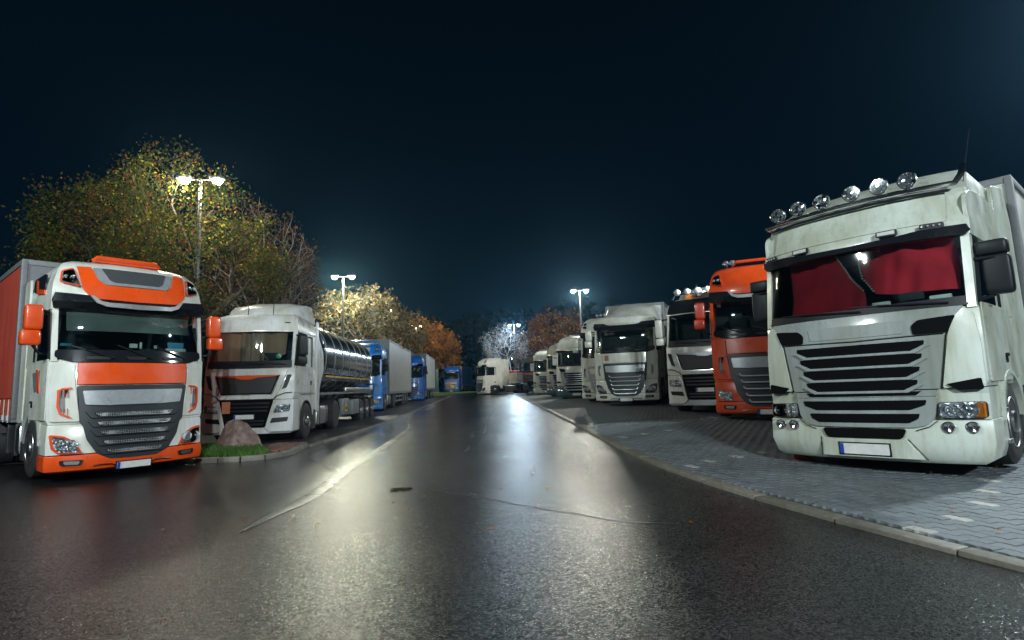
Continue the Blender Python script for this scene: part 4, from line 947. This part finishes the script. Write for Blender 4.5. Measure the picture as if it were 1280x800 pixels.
# boulder
from mathutils import noise as mnoise
m, n, l, b_ = nt('granite_boulder'); x = noise(n, l, 7, 8, .7); r = ramp(n, l, x.outputs[0], [(.3, (.10, .06, .045)), (.5, (.24, .16, .13)), (.72, (.36, .29, .26))]); l.new(r.outputs[0], b_.inputs['Base Color']); y = noise(n, l, 30, 6, .7); bump(n, l, y.outputs[0], b_, .6, .03); sp(b_, Roughness=.5)
bm = bmesh.new(); bmesh.ops.create_icosphere(bm, subdivisions=5, radius=1)
for v in bm.verts:
    p = v.co.copy(); k = 1+.22*mnoise.noise(p*1.5+Vector((3, 1, 7)))+.09*mnoise.noise(p*3.4)+.045*abs(mnoise.noise(p*8))+.02*mnoise.noise(p*19)
    zz = p.z*k; t = max(0, zz); v.co = Vector((p.x*k*(1-.42*t)-.12*t, p.y*k*(1-.35*t), zz))
    v.co = Vector((v.co.x*.55, v.co.y*.44, v.co.z*.66))
me = bpy.data.meshes.new('boulder'); bm.to_mesh(me); bm.free(); me.materials.append(m); me.polygons.foreach_set('use_smooth', [True]*len(me.polygons))
o = bpy.data.objects.new('boulder', me); C.objects.link(o); o.location = (-6.68, 13.72, .12); tag(o, 'brown granite boulder on the grass island', 'boulder')

# ------------------------------------------------------------------ trucks
def put(label, x, y, yaw, z, name='articulated_truck', cat='truck', group=None, tilt=0):
    return empty(name, label, cat, (x, y, z), radians(yaw), -radians(tilt), group)
RG = 'trucks parked in the row on the right'; LG = 'trucks parked along the left kerb'
# left: white cab with orange trim, red curtain trailer
t = put('white truck with orange bumper and mirrors and red curtain trailer', -6.89, 10.29, 50, .03, group=LG)
make_a(t, paint((.72, .75, .72), .3, .16), ORANGE, sunshade=True, dash_items=True)
underbody(t, 2.35); trailer(t, 'curtain', REDTARP, 3.0, straps=(-1, 8), band=ORTARP)
b = B(); b.tube([(-.55, .95, 3.99), (-.5, .9, 4.05), (.5, .9, 4.05), (.55, .95, 3.99)], .045, 8); b.box(0, 1.15, 3.99, 1.06, .5, .05, .02); mk('roof_hatch', b, ORANGE, t)
for sg in (-1, 1):
    f_ = side(sg, 1.225)
    b = B(); patch(b, rnd([(1.0, 3.3), (1.0, 3.66), (1.9, 3.66), (1.95, 3.42)], .08), side(sg, 1.21), .03, 9, 9, .02); w_ = mk('upper_side_window', b, GLOSSBLACK, t)
    b = B(); patch(b, [(1.0, 3.28), (1.0, 3.36), (1.55, 3.44), (1.62, 3.62), (1.68, 3.62), (1.64, 3.36)], side(sg, 1.21), .03, 9, 9, .03); mk('window_trim', b, ORANGE, w_)
    b = B(); patch(b, [(.9, 1.52), (.9, 1.9), (1.5, 1.86), (1.3, 1.52)], f_, .01, 9, 9, .02); d_ = mk('door_stripe', b, STEEL, t)
    b = B(); patch(b, [(.85, 1.5), (1.0, 1.5), (1.2, 1.92), (1.05, 1.92)], f_, .01, 9, 9, .026); mk('stripe_edge', b, ORANGE, d_)
    b = B(); patch(b, rnd([(2.3, .95), (2.3, 3.75), (2.75, 3.7), (2.75, .95)], .1), side(sg, 1.23), .04, .3, .4, 0); mk('side_fairing', b, paint((.72, .75, .72), .3, .16), t)
# left: white cab with tan curtains, tank trailer
def tank_trailer(root, y0=3.35, L=8.9):
    w = 1.25; zc = 2.55
    def ring(y, k=1.0): return [(1.24*k*math.copysign(abs(cos(t_))**.8, cos(t_)), y, zc+1.18*k*math.copysign(abs(sin(t_))**.8, sin(t_))) for t_ in [2*pi*i/40 for i in range(40)]]
    b = B(); ys = [(y0-.22, .35), (y0-.17, .7), (y0-.08, .9), (y0, .99)]+[(y0+L*i/12, 1.0) for i in range(13)]+[(y0+L+.08, .9), (y0+L+.17, .7), (y0+L+.22, .35)]
    vs = []
    for y, k in ys: vs += ring(y, k)
    fs = [(i*40+j, i*40+(j+1) % 40, (i+1)*40+(j+1) % 40, (i+1)*40+j) for i in range(len(ys)-1) for j in range(40)]+[tuple(range(40)), tuple(range((len(ys)-1)*40, len(ys)*40))[::-1]]
    b.add(vs, fs); tk = mk('tank', b, plain('polished_tank', (.13, .15, .165), .14, 1), root)
    for i in range(8):
        y = y0+.15+(L-.3)*i/7; b = B(); r0 = ring(y-.035, 1.012); r1 = ring(y+.035, 1.012); q0 = ring(y-.035, .99); q1 = ring(y+.035, .99)
        b.add(q0+r0+r1+q1, [(a*40+j, a*40+(j+1) % 40, (a+1)*40+(j+1) % 40, (a+1)*40+j) for a in range(3) for j in range(40)]); mk('tank_band', b, STEEL, tk)
    st = plain('yellow_reflective_tape', (.75, .36, .02), .35)
    for sg in (-1, 1):
        for i in range(7):
            y = y0+.2+(L-.3)*i/7; b = B(); b.box(sg*1.22, y+.56, 1.88, .02, 1.12, .06); mk('reflective_strip', b, st, tk)
        b = B(); b.box(sg*1.16, y0+L/2+1.6, 1.42, .12, L-3.4, .16, .03); b.box(sg*1.1, y0+L/2, 1.3, .1, L, .08); mk('side_rail', b, ALU, tk)
        b = B(); b.box(sg*1.15, y0+3.2, .78, .2, .9, .62, .03); mk('equipment_box', b, STEEL, tk)
        b = B(); b.box(sg*1.15, y0+5.0, .72, .22, 1.3, .6, .03); mk('equipment_box', b, STEEL, tk)
        b = B(); b.box(sg*1.265, y0+3.1, .72, .012, .34, .26); mk('hazard_plate', b, plain('yellow_plate', (.8, .5, .03), .4), tk)
        b = B(); b.box(sg*1.27, y0+3.1, .72, .012, .22, .12); mk('plate_mark', b, BLACK, tk)
        for k in range(3): wheel(root, sg*1.06, 9.6+k*1.32, .5, .38, detail=1); arch(root, sg*1.24, 9.6+k*1.32, CHASSIS, .56, .4, .02, 20, 160)
    b = B()
    for s_ in (-.5, .5): b.box(s_, y0+L/2, 1.12, .12, L, .24)
    for k in range(8): b.box(0, y0+.3+k*L/8, 1.25, 2.0, .1, .2)
    b.box(0, 13.2, .55, 2.3, .1, .14); b.box(0, y0+2.7, .6, 1.8, .12, .9)
    mk('tank_chassis', b, CHASSIS, root)
    b = B(); b.box(0, y0+L/2, 3.74, .6, L-1, .04)
    for k in range(4): b.lathe([(0, .24), (.12, .24), (.14, .2)], 'z', (0, y0+1.2+k*2.2, 3.72), 18)
    mk('walkway', b, ALU, tk)
t = put('white truck with tan curtains in its windscreen pulling a shiny tank trailer', -7.28, 15.25, 4.25, .04, 'tanker_truck', group=LG, tilt=-.4)
make_b(t, paint((.70, .71, .71), .32, .2), curtain=TANCLOTH, strip=ORANGE, placard=True)
underbody(t, 2.5, 5.05); tank_trailer(t)
b = B(); y_ = SB.y(.78, 2.36)+.02; b.lathe([(0, .07), (-.008, .068)], 'y', (.78, y_, 2.38), 18); mk('windscreen_sticker', b, plain('green_sticker', (.18, .5, .36), .5), t)
b = B(); b.box(.55, SB.y(.6, 2.4)+.1, 2.38, .34, .12, .2, .02); mk('dashboard_item', b, DARKIN, t)
# left, farther: two blue trucks with grey curtain trailers
t = put('blue truck with large grey curtain trailer behind the tanker', -8.72, 31.6, 4, .17, group=LG)
make_a(t, BLUE, BLUE, lod=1, trim=BLUE, grille=BLACK, roofpanel='none', punched=False, mir_mat=BLACK)
underbody(t, 2.35, detail=0); trailer(t, 'curtain', GREYTARP, 2.95, 12.0, 4.3, detail=1)
b = B(); patch(b, rnd([(-.6, 3.66), (.6, 3.66), (.55, 3.4), (-.55, 3.4)], .04), SA.fm(), .05, .2, .2, .05); mk('roof_sign', b, plain('white_light_panel', (.7, .74, .76), .4), t)
b = B(); b.tube([(-1.0, .6, 3.9), (-.9, .45, 4.06), (.9, .45, 4.06), (1.0, .6, 3.9)], .03, 8); mk('roof_bar', b, BLUE, t)
t = put('blue truck with short pale trailer farther along the left kerb', -9.05, 48.2, 3.5, .33, group=LG)
make_a(t, paint((.010, .15, .72), .32, .1), BLUE, lod=2, trim=BLUE, roofpanel='none', punched=False, mir_mat=BLACK)
underbody(t, 2.35, detail=0); trailer(t, 'curtain', WHITETARP, 2.95, 10.0, 4.2, detail=0)
# far end of the road: blue truck facing the camera, white tractor standing across
t = put('blue truck with white framed grille facing the camera beyond the grass strip', -9.75, 87, -4, .70)
make_a(t, paint((.010, .13, .62), .32, .1), paint((.010, .13, .62), .32, .1), roof='high', lod=2, roofpanel='none', punched=False, mir_mat=BLACK, visor=BLACK)
underbody(t, 2.35, detail=0); trailer(t, 'curtain', plain('navy_tarp', (.02, .07, .2), .5), 2.95, 11, 4.1, detail=0)
b = B(); f_ = SA.fm()
for p, q in (((-.9, 1.62), (.9, 1.62)), ((.9, 1.62), (.72, .62)), ((.72, .62), (-.72, .62)), ((-.72, .62), (-.9, 1.62))): b.tube([f_(p[0], p[1], -.1), f_((p[0]+q[0])/2, (p[1]+q[1])/2, -.1), f_(q[0], q[1], -.1)], .06, 6)
mk('grille_surround', b, SILVER, t)
b = B(); patch(b, [(-.5, 1.42), (-.1, 1.42), (-.1, 1.12), (-.5, 1.12)], f_, .02, .3, .3, .13); mk('placard', b, plain('orange_red_placard', (.75, .09, .03), .4), t)
t = put('white tractor unit with tall sleeper cab standing across the end of the road', -3.85, 61.5, -64, .53, 'tractor_unit')
make_a(t, paint((.8, .82, .82), .32, .05), paint((.66, .68, .64), .32, .05), lod=1, trim=SILVER, roofpanel='none', punched=False, mir_mat=BLACK, bumper=WHITE)
underbody(t, 2.35, 5.0, detail=1, mat_tank=plain('copper_tank', (.5, .3, .2), .35, .4))
for sg in (-1, 1):
    b = B(); patch(b, rnd([(2.3, .95), (2.3, 3.8), (3.1, 3.75), (3.1, .95)], .1), side(sg, 1.23), .04, .3, .4, 0); mk('side_fairing', b, WHITE, t)
t = put('low white drop side trailer carrying orange tarpaulins behind the white tractor', -.2, 72.5, -62, .6, 'flatbed_trailer', 'trailer')
b = B(); b.box(0, 3, 1.75, 2.5, 6.0, 1.35, .03); mk('side_wall', b, paint((.82, .83, .82), .4, .1), t)
b = B(); b.box(0, 3, 1.0, 1.0, 6, .25); mk('chassis', b, CHASSIS, t)
b = B(); rbox(b, (-.5, .8, 2.5), (1.3, 1.4, .5)); rbox(b, (.2, 2.4, 2.45), (1.5, 1.4, .4)); mk('tarpaulin_load', b, ORTARP, t)
for sg in (-1, 1):
    for yy in (1.2, 4.6): wheel(t, sg*1.05, yy, .5, .34, detail=0)
# right row, nearest first
t = put('cream white truck with red curtains and round spot lamps on its roof', 4.38, 7.18, -50, .20, group=RG, tilt=.7)
make_c(t, GREENISH, bar=True, curtain=REDCLOTH, markers=True)
underbody(t, 2.3); trailer(t, 'box', paint((.6, .62, .6), .4, .3), 3.75, 12.5, 4.25)
for sg in (-1, 1):
    b = B(); patch(b, rnd([(2.2, .95), (2.2, 3.78), (3.1, 3.92), (3.35, 3.4), (3.4, 1.0)], .12), side(sg, 1.235), .05, .3, .4, 0); mk('side_fairing', b, GREENISH, t, bevel=.006)
b = B(); b.box(0, 2.95, 3.86, 2.2, .9, .1, .04); mk('roof_spoiler', b, GREENISH, t)
b = B(); b.add([(-1.0, .35, .1), (-.75, .45, .02), (-1.1, .55, .0), (-1.15, .5, .12)], [(0, 1, 2, 3)]); b.box(-.98, .5, .06, .26, .03, .1, .01, .4); mk('mud_flap', b, REDL, t)
t = put('orange truck with silver grille panel parked beside the cream white truck', 6.10, 13.58, -23.5, .39, group=RG)
ORP = paint((.72, .075, .012), .32, .15)
make_a(t, ORP, ORP, roofpanel='none', punched=False, mir_mat=paint((.55, .04, .012), .32, .1))
underbody(t, 2.35); trailer(t, 'curtain', GREYTARP, 3.0, 12.5, 4.0, detail=0)
b = B(); b.tube([(-.6, .9, 3.99), (-.5, .85, 4.06), (.5, .85, 4.06), (.6, .9, 3.99)], .04, 8); mk('roof_hatch', b, ORANGE, t)
for x in (-.75, -.6):
    b = B(); b.lathe([(.45, .025), (.1, .03), (0, .07), (.01, .06), (.09, .02), (.1, .004)], 'y', (x, .75, 4.03), 14); mk('air_horn', b, CHROME, t)
t = put('white truck with chrome lamp bar and amber beacon beside the orange truck', 5.67, 16.72, -33.6, .35, group=RG)
make_b(t, WHITE, lod=0, spoiler=True, roof_bar=True, mir_mat=WHITE, strip=SILVER, frame=WHITE2)
underbody(t, 2.5, 5.05); trailer(t, 'box', WHITE2, 3.3, 12.5, 4.2, detail=0)
t = put('pale beige truck with low cab and sloping roof spoiler in the right row', 4.30, 21.86, -22.4, .53, group=RG)
make_a(t, BEIGE, BEIGE, roof='low', punched=False, mir_mat=BEIGE, spoiler=1, lod=1, bumper=BEIGE)
underbody(t, 2.35, detail=0); trailer(t, 'box', WHITE2, 2.95, 12.5, 4.25, detail=0)
b = B(); patch(b, [(-.78, 1.93), (-.62, 1.93), (-.62, 1.72), (-.78, 1.72)], SA.fm(), .01, .2, .2, .05); mk('grille_badge', b, plain('brown_badge', (.3, .14, .1), .4), t)
t = put('tall white truck with roof lamps behind the pale beige truck', 4.17, 25.57, -24.2, .53, group=RG)
make_a(t, WHITE, WHITE, lod=1, roofpanel='none', punched=False, mir_mat=WHITE, trim=WHITE, grille=plain('grey_plastic', (.35, .37, .38), .4))
underbody(t, 2.35, detail=0); trailer(t, 'box', WHITE2, 2.95, 12.5, 4.1, detail=0)
b = B()
for x in (-.5, -.3, -.1, .1, .3): b.lathe([(.06, .03), (0, .06)], 'y', (x, .8, 4.05), 10)
mk('roof_lamps', b, CHROME, t)
b = B(); patch(b, [(-.5, 1.62), (-.1, 1.62), (-.15, 1.45), (-.4, 1.45)], SA.fm(), .01, .2, .2, .09); mk('front_badge', b, plain('red_badge', (.5, .05, .06), .4), t)
BLUEGREY = plain('blue_grey_bumper', (.045, .085, .11), .45)
t = put('white truck with bright silver slats and blue grey bumper in the right row', 3.65, 33.2, -20, .48, group=RG)
make_c(t, WHITE, slat=SILVER, lod=1, roofstyle='round', bumper=BLUEGREY, mir_mat=WHITE, plate_z=.3, slats=4)
underbody(t, 2.3, detail=0); trailer(t, 'box', WHITE2, 2.9, 12, 4.0, detail=0)
t = put('grey beige truck with dark windscreen half hidden in the right row', 3.42, 39.6, -20, .5, group=RG)
make_c(t, paint((.46, .45, .38), .36, .25), slat=ALU, lod=2, roofstyle='round', bumper=BLUEGREY, mir_mat=BLACK)
underbody(t, 2.3, detail=0); trailer(t, 'box', WHITE2, 2.9, 11, 4.0, detail=0)
t = put('bluish white truck with pale slats near the far end of the right row', 2.78, 48, -17, .55, group=RG)
make_c(t, WHITE2, slat=SILVER, lod=2, roofstyle='round', mir_mat=WHITE2, slats=4)
underbody(t, 2.3, detail=0); trailer(t, 'box', WHITE2, 2.9, 11, 4.0, detail=0)
t = put('dark brown truck with an orange stripe last in the right row', 2.0, 56, -14, .58, group=RG)
DB = paint((.05, .04, .035), .35, .2)
make_b(t, DB, lod=2, spoiler=True, frame=DB, strip=DB, mir_mat=BLACK)
b = B(); patch(b, [(-1.1, 2.02), (1.1, 2.02), (1.08, 1.9), (-1.08, 1.9)], SB.fm(), .02, .2, .2, .06); mk('front_stripe', b, paint((.30, .045, .012), .4, .2), t)
underbody(t, 2.5, detail=0); trailer(t, 'curtain', DARKIN, 3.3, 11, 4.0, detail=0)

# ------------------------------------------------------------------ street lamps
POLE = plain('galvanised_pole', (.16, .17, .18), .5, .5); HEADM = plain('lamp_head', (.25, .26, .27), .4, .3)
def street_lamp(label, x, y, z, h=9.0, yaw=0, col=(1, .93, .72), power=1500, glow=60, sp_=1.05, lit=True, group='double headed street lamps'):
    t = empty('street_lamp', label, 'street lamp', (x, y, z), radians(yaw), 0, group)
    b = B(); b.tube([(0, 0, 0), (0, 0, 1.2)], .10, 14); b.tube([(0, 0, 1.2), (0, 0, h-.05)], .085, 14, .05); b.box(0, 0, .02, .4, .4, .04, .01); mk('pole', b, POLE, t)
    b = B(); b.tube([(-sp_/2, 0, h+.02), (-.2, 0, h), (.2, 0, h), (sp_/2, 0, h+.02)], .03, 8); mk('cross_arm', b, POLE, t)
    em = emit('lit_lamp_lens', col, glow)
    for s in (-1, 1):
        b = B(); rbox(b, (s*(sp_/2+.06), 0, h+.06), (.55, .30, .17), .5, 10); hd = mk('lamp_head', b, HEADM, t)
        b = B(); b.lathe([(0, .19), (-.06, .185), (-.12, .15), (-.16, .09), (-.18, .01)], 'z', (s*(sp_/2+.06), 0, h-.0), 20); mk('lens', b, em, hd)
    if power:
        for s in (-1, 1):
            d = s*(sp_/2+.06); lamp_light(x+d*cos(radians(yaw)), y+d*sin(radians(yaw)), z+h-.36, power, col)
    return t
WARM = (1.0, .95, .74); NEUT = (.95, 1.0, .90); COOL = (.66, .84, 1.0); ICE = (.86, .97, 1.0)
street_lamp('tall double street lamp shining inside the big leafy tree on the left', -11.55, 20.3, .08, 9.4, 8, WARM, 560, 110)
street_lamp('tall double street lamp before the pale tree behind the tank trailer', -11.7, 38.5, .25, 9.1, 6, (1, 1, .76), 1700, 100)
street_lamp('double street lamp half hidden in the greenish tree on the left', -13.0, 57, .45, 9.1, 5, NEUT, 900, 70)
street_lamp('distant double street lamp among the orange tree tops on the left', -12.7, 73.5, .6, 9.1, 0, (1, .82, .5), 1900, 60)
street_lamp('double street lamp rising behind the right row of trucks', 6.15, 49.7, .6, 9.1, 0, (1, .98, .84), 2000, 90)
street_lamp('double street lamp above the lamp whitened tree at the end of the road', .25, 77, .66, 9.1, 0, COOL, 1700, 80)
street_lamp('small far street lamp nearer the white tractor', -.9, 150, .75, 8.0, 0, NEUT, 0, 45, 1.0, group='far street lamps')
street_lamp('small far street lamp nearer the dark brown truck', .9, 165, .75, 8.0, 0, NEUT, 0, 45, 1.0, group='far street lamps')
# both rows go on beside the camera; the lamp behind is added fill
street_lamp('double street lamp beside the right row, outside the frame', 14.0, 10.5, .2, 9.1, 0, ICE, 3300, 60)
street_lamp('unseen double street lamp placed behind the camera as fill', 4.0, -12, 0, 9.1, 0, (.86, .97, 1.0), 7200, 60)  # unseen lamp off the rows, placed and powered to fill the truck fronts
street_lamp('double street lamp of the left row beside the camera', -10.4, .5, 0, 9.1, 0, (.88, 1, .98), 2000, 60)

# ------------------------------------------------------------------ trees
def leafmat(name, c):
    m = bpy.data.materials.new(name); m.use_nodes = True; n = m.node_tree.nodes; l = m.node_tree.links; n.remove(n['Principled BSDF'])
    x = noise(n, l, 1.4, 3); r = ramp(n, l, x.outputs[0], [(.3, tuple(v*.6 for v in c)), (.7, c)])
    d = n.new('ShaderNodeBsdfDiffuse'); t = n.new('ShaderNodeBsdfTranslucent'); mx = n.new('ShaderNodeMixShader'); mx.inputs[0].default_value = .38
    l.new(r.outputs[0], d.inputs[0]); l.new(r.outputs[0], t.inputs[0]); l.new(d.outputs[0], mx.inputs[1]); l.new(t.outputs[0], mx.inputs[2]); l.new(mx.outputs[0], n['Material Output'].inputs[0]); return m
LG1, LG2, LY, LB, LO = leafmat('leaf_green', (.05, .085, .018)), leafmat('leaf_olive', (.09, .10, .028)), leafmat('leaf_yellow', (.30, .26, .03)), leafmat('leaf_brown', (.16, .075, .03)), leafmat('leaf_orange', (.42, .19, .05))
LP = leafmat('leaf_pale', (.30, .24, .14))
def barkm(c):
    m, n, l, b = nt('bark'); x = noise(n, l, 12, 6, .7, sc3=(1, 1, .25)); r = ramp(n, l, x.outputs[0], [(.3, tuple(v*.5 for v in c)), (.7, c)]); l.new(r.outputs[0], b.inputs['Base Color']); bump(n, l, x.outputs[0], b, .7, .03); sp(b, Roughness=.85); return m
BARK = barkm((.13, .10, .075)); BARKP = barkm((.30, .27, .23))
def tree(label, x, y, z, h, rx, trunk_h, leaves, mats, weights, leaf=.13, bark=BARK, twigs=True, seed=1, rz=None, group=None, lean=0, depth=5, cz=.58, spread=.55, name='tree', thick=1.0):
    """trunk and forking limbs; twigs and leaves fill an uneven crown"""
    R = random.Random(seed); t = empty(name, label, 'tree', (x, y, z), 0, 0, group)
    rz = rz or (h-trunk_h)/2; cc = Vector((lean, 0, trunk_h+(h-trunk_h)*.5)); tb = B(); tw = B(); tips = []
    def inc(p):
        q = p-cc; d = q.normalized() if q.length > .01 else Vector((0, 0, 1)); k = 1+.30*mnoise.noise(d*2.2+Vector((seed*1.7, 0, 0)))+.16*mnoise.noise(d*5+Vector((0, seed, 0)))
        return ((q.x/rx)**2+(q.y/rx)**2+(q.z/rz)**2)/(k*k)
    def grow(p, d, L, r, lev):
        pts = [p]; q = p; k = 3 if lev < 3 else 2
        for i in range(k):
            d = (d+Vector((R.gauss(0, .13), R.gauss(0, .13), R.gauss(.05, .1)))).normalized(); q = q+d*(L/k); pts.append(q)
        (tb if lev < 3 else tw).tube(pts, r, 7 if lev < 2 else (5 if lev < 3 else 3), r*.62, False)
        if lev >= 2: tips.append((q, d, lev)); tips.append((pts[1], d, lev))
        if lev >= depth: return
        n = R.choice([3, 3, 4]) if lev < 3 else R.choice([2, 3, 3])
        for i in range(n):
            a = 2*pi*(i+R.random()*.7)/n; s = spread*R.uniform(.7, 1.35)
            ax = d.orthogonal().normalized(); ax.rotate(Matrix.Rotation(a, 3, d)); nd = (d+ax*s*1.5).normalized()
            nl = L*R.uniform(.62, .86); e_ = q+nd*nl
            if inc(e_) > 1.15: nl *= .55; nd = (nd+(cc-q).normalized()*.3).normalized()
            if lev >= 3 and inc(q) > 1.35: continue
            grow(q, nd, nl, r*.58, lev+1)
    r0 = (.022*h+.03)*thick
    tb.tube([(0, 0, -.1), (0, 0, .25), (lean*.1, 0, trunk_h)], r0*1.25, 10, r0*.8, False)
    L0 = (h-trunk_h)*.36
    for i in range(5):
        a = 2*pi*(i+R.random()*.6)/5; nd = Vector((cos(a)*.75*rx/rz, sin(a)*.75*rx/rz, R.uniform(.5, 1.2))).normalized()
        grow(Vector((lean*.1, 0, trunk_h-R.random()*.5)), nd, L0*R.uniform(.8, 1.25), r0*.55, 1)
    grow(Vector((lean*.1, 0, trunk_h)), Vector((lean*.15, 0, 1)).normalized(), L0*1.1, r0*.7, 1)
    mk('trunk', tb, bark, t, 60)
    o = mk('twigs', tw, bark, t, 60)
    if leaves:
        vs = []; fs = []; mi = []; k = 0
        clumps = {}
        while k < leaves:
            p, d, lev = R.choice(tips); cl = clumps.setdefault(id(p), R.random())
            q = p+Vector((R.gauss(0, .24), R.gauss(0, .24), R.gauss(0, .2)))*(1+.02*h)
            if inc(q) > 1.5*R.uniform(.75, 1.1): k += .2; continue
            s = leaf*R.uniform(.6, 1.35); a = Vector((R.gauss(0, 1), R.gauss(0, 1), R.gauss(0, .7))).normalized(); b2 = a.orthogonal().normalized(); b2.rotate(Matrix.Rotation(R.random()*6.28, 3, a)); c2 = a.cross(b2)
            o_ = len(vs); vs += [q+b2*s, q+c2*s*.55+a*s*.12, q-b2*s, q-c2*s*.55+a*s*.12]; fs.append((o_, o_+1, o_+2, o_+3))
            w = (cl*.6+R.random()*.4); acc = 0
            for i, ww in enumerate(weights):
                acc += ww
                if w <= acc or i == len(weights)-1: mi.append(i); break
            k += 1
        b = B(); b.v = [tuple(v) for v in vs]; b.f = fs; b.mi = mi; mk('crown', b, mats, t, 0)
    return t
TL = 'trees behind the left row of trucks'
tree('big leafy maple turning yellow around the nearest street lamp', -13.7, 21.9, .1, 10.1, 4.1, 1.8, 36000, [LG1, LG2, LY, LB], [.34, .27, .06, .33], .060, barkm((.05, .042, .034)), seed=3, group=TL, depth=6, thick=.75)
tree('thin reddish tree with bare twigs right of the big maple', -11.9, 26.5, .15, 10.2, 2.3, 1.8, 5200, [LB, LO], [.8, .2], .07, BARKP, seed=11, group=TL, depth=6, spread=.5, thick=.6)
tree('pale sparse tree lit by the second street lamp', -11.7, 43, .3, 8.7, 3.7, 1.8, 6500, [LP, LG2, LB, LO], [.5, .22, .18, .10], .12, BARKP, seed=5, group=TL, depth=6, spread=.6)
tree('greenish sparse tree above the first blue truck', -12.2, 54, .42, 9.0, 3.8, 1.8, 6000, [LG2, LP, LO, LB], [.4, .3, .15, .15], .13, BARKP, seed=8, group=TL, depth=5)
tree('orange autumn tree above the second blue truck', -11.4, 70, .58, 9.6, 3.9, 1.8, 9000, [LO, LB, LY], [.62, .26, .12], .15, seed=21, group=TL, depth=5)
tree('low orange autumn tree at the far end of the left row', -12.5, 88, .65, 9.5, 3.6, 1.4, 6000, [LO, LB], [.7, .3], .15, seed=22, group=TL, depth=5)
tree('bare lamp whitened tree under the lamp at the end of the road', -.2, 80.5, .68, 9.6, 4.2, 2.2, 900, [LP], [1], .09, barkm((.42, .43, .45)), seed=15, depth=7, spread=.75, thick=.5)  # lamp-lit white of the twigs put into the pale bark colour
tree('brown autumn tree behind the far end of the right row', 5.2, 62, .62, 8.9, 3.6, 1.6, 7000, [LB, LO], [.7, .3], .14, seed=17, depth=5)
tree('small bare brown tree right of the lamp whitened tree', 2.9, 84, .68, 8.4, 2.6, 1.6, 2200, [LB], [1], .12, BARKP, seed=19, depth=5)
# far-off wood
m = leafmat('wood_foliage', (.035, .05, .03))
R = random.Random(5); vs = []; fs = []
for k in range(26000):
    x = R.uniform(-150, 150); y = 112+R.uniform(0, 40)+.0006*x*x; top = 15+5*mnoise.noise(Vector((x*.035, 1.3, 0)))+3.0*mnoise.noise(Vector((x*.13, y*.05, 4)))
    z = top*R.random()**.7; s = R.uniform(.35, .95); a = Vector((R.gauss(0, 1), R.gauss(0, 1)-.6, R.gauss(0, .7))).normalized(); b2 = a.orthogonal().normalized(); b2.rotate(Matrix.Rotation(R.random()*6.28, 3, a)); c2 = a.cross(b2); q = Vector((x, y, z+.3))
    o_ = len(vs); vs += [tuple(q+b2*s), tuple(q+c2*s*.7), tuple(q-b2*s), tuple(q-c2*s*.7)]; fs.append((o_, o_+1, o_+2, o_+3))
b = B(); b.v, b.f, b.mi = vs, fs, [0]*len(fs); tag(mk('wood', b, m, None, 0), 'dark far wood closing off the end of the road', 'wood', kind='stuff')
# far grass strip, pylon, red bin
FG = [(-14, 64), (-8.8, 62.5), (-7.6, 66), (-5.2, 78), (-3.2, 84), (-6, 86), (-14, 84)]
b = B(); patch(b, FG, lambda u, v, d: (u, v, terr(u, v)+.09-d), .1, 1.2, 1.2); tag(mk('grass_verge', b, GRASS, None, 40), kind='structure')
t = empty('information_pylon', 'tall narrow teal pylon beside the far blue truck', 'sign', (-11.4, 83.5, .7))
b = B(); b.box(0, 0, 2.0, .45, .25, 4.0, .04); mk('panel', b, plain('teal_panel', (.03, .10, .11), .4), t); b = B(); b.box(0, 0, .06, .8, .5, .12, .02); mk('foot', b, STEEL, t)
# fallen leaves on the paving and the road
b = B(); R = random.Random(9)
for k in range(90):
    x, y = (R.uniform(2.9, 7.5), R.uniform(4.6, 11)) if k < 60 else (R.uniform(-4, 3), R.uniform(5, 12))
    z = terr(x, y)+(.06 if x > kx(KR, y)+.1 else .012); a = R.uniform(0, 6.28); s = R.uniform(.018, .04); c_, s_ = cos(a)*s, sin(a)*s
    b.add([(x-c_, y-s_, z), (x+s_*.6, y-c_*.6, z+.008), (x+c_, y+s_, z+.003), (x-s_*.6, y+c_*.6, z+.01)], [(0, 1, 2, 3)])
tag(mk('fallen_leaves', b, leafmat('fallen_leaf', (.4, .17, .03)), None, 0), 'small yellow brown leaves scattered on paving and road', 'leaves', kind='stuff')
# ------------------------------------------------------------------ haze volume added for lamp halos and sky glow
m = bpy.data.materials.new('halo_haze'); m.use_nodes = True; n = m.node_tree.nodes; l = m.node_tree.links; n.remove(n['Principled BSDF'])
v = n.new('ShaderNodeVolumePrincipled'); v.inputs['Color'].default_value = (.28, .64, 1.0, 1); v.inputs['Density'].default_value = .0005; v.inputs['Anisotropy'].default_value = .82
l.new(v.outputs[0], n['Material Output'].inputs['Volume'])
b = B(); b.box(0, 300, 10.9, 1420, 1220, 24.6); tag(mk('haze', b, m, None, 0), 'thin haze added over the whole truck park for lamp glow', 'haze', kind='stuff')
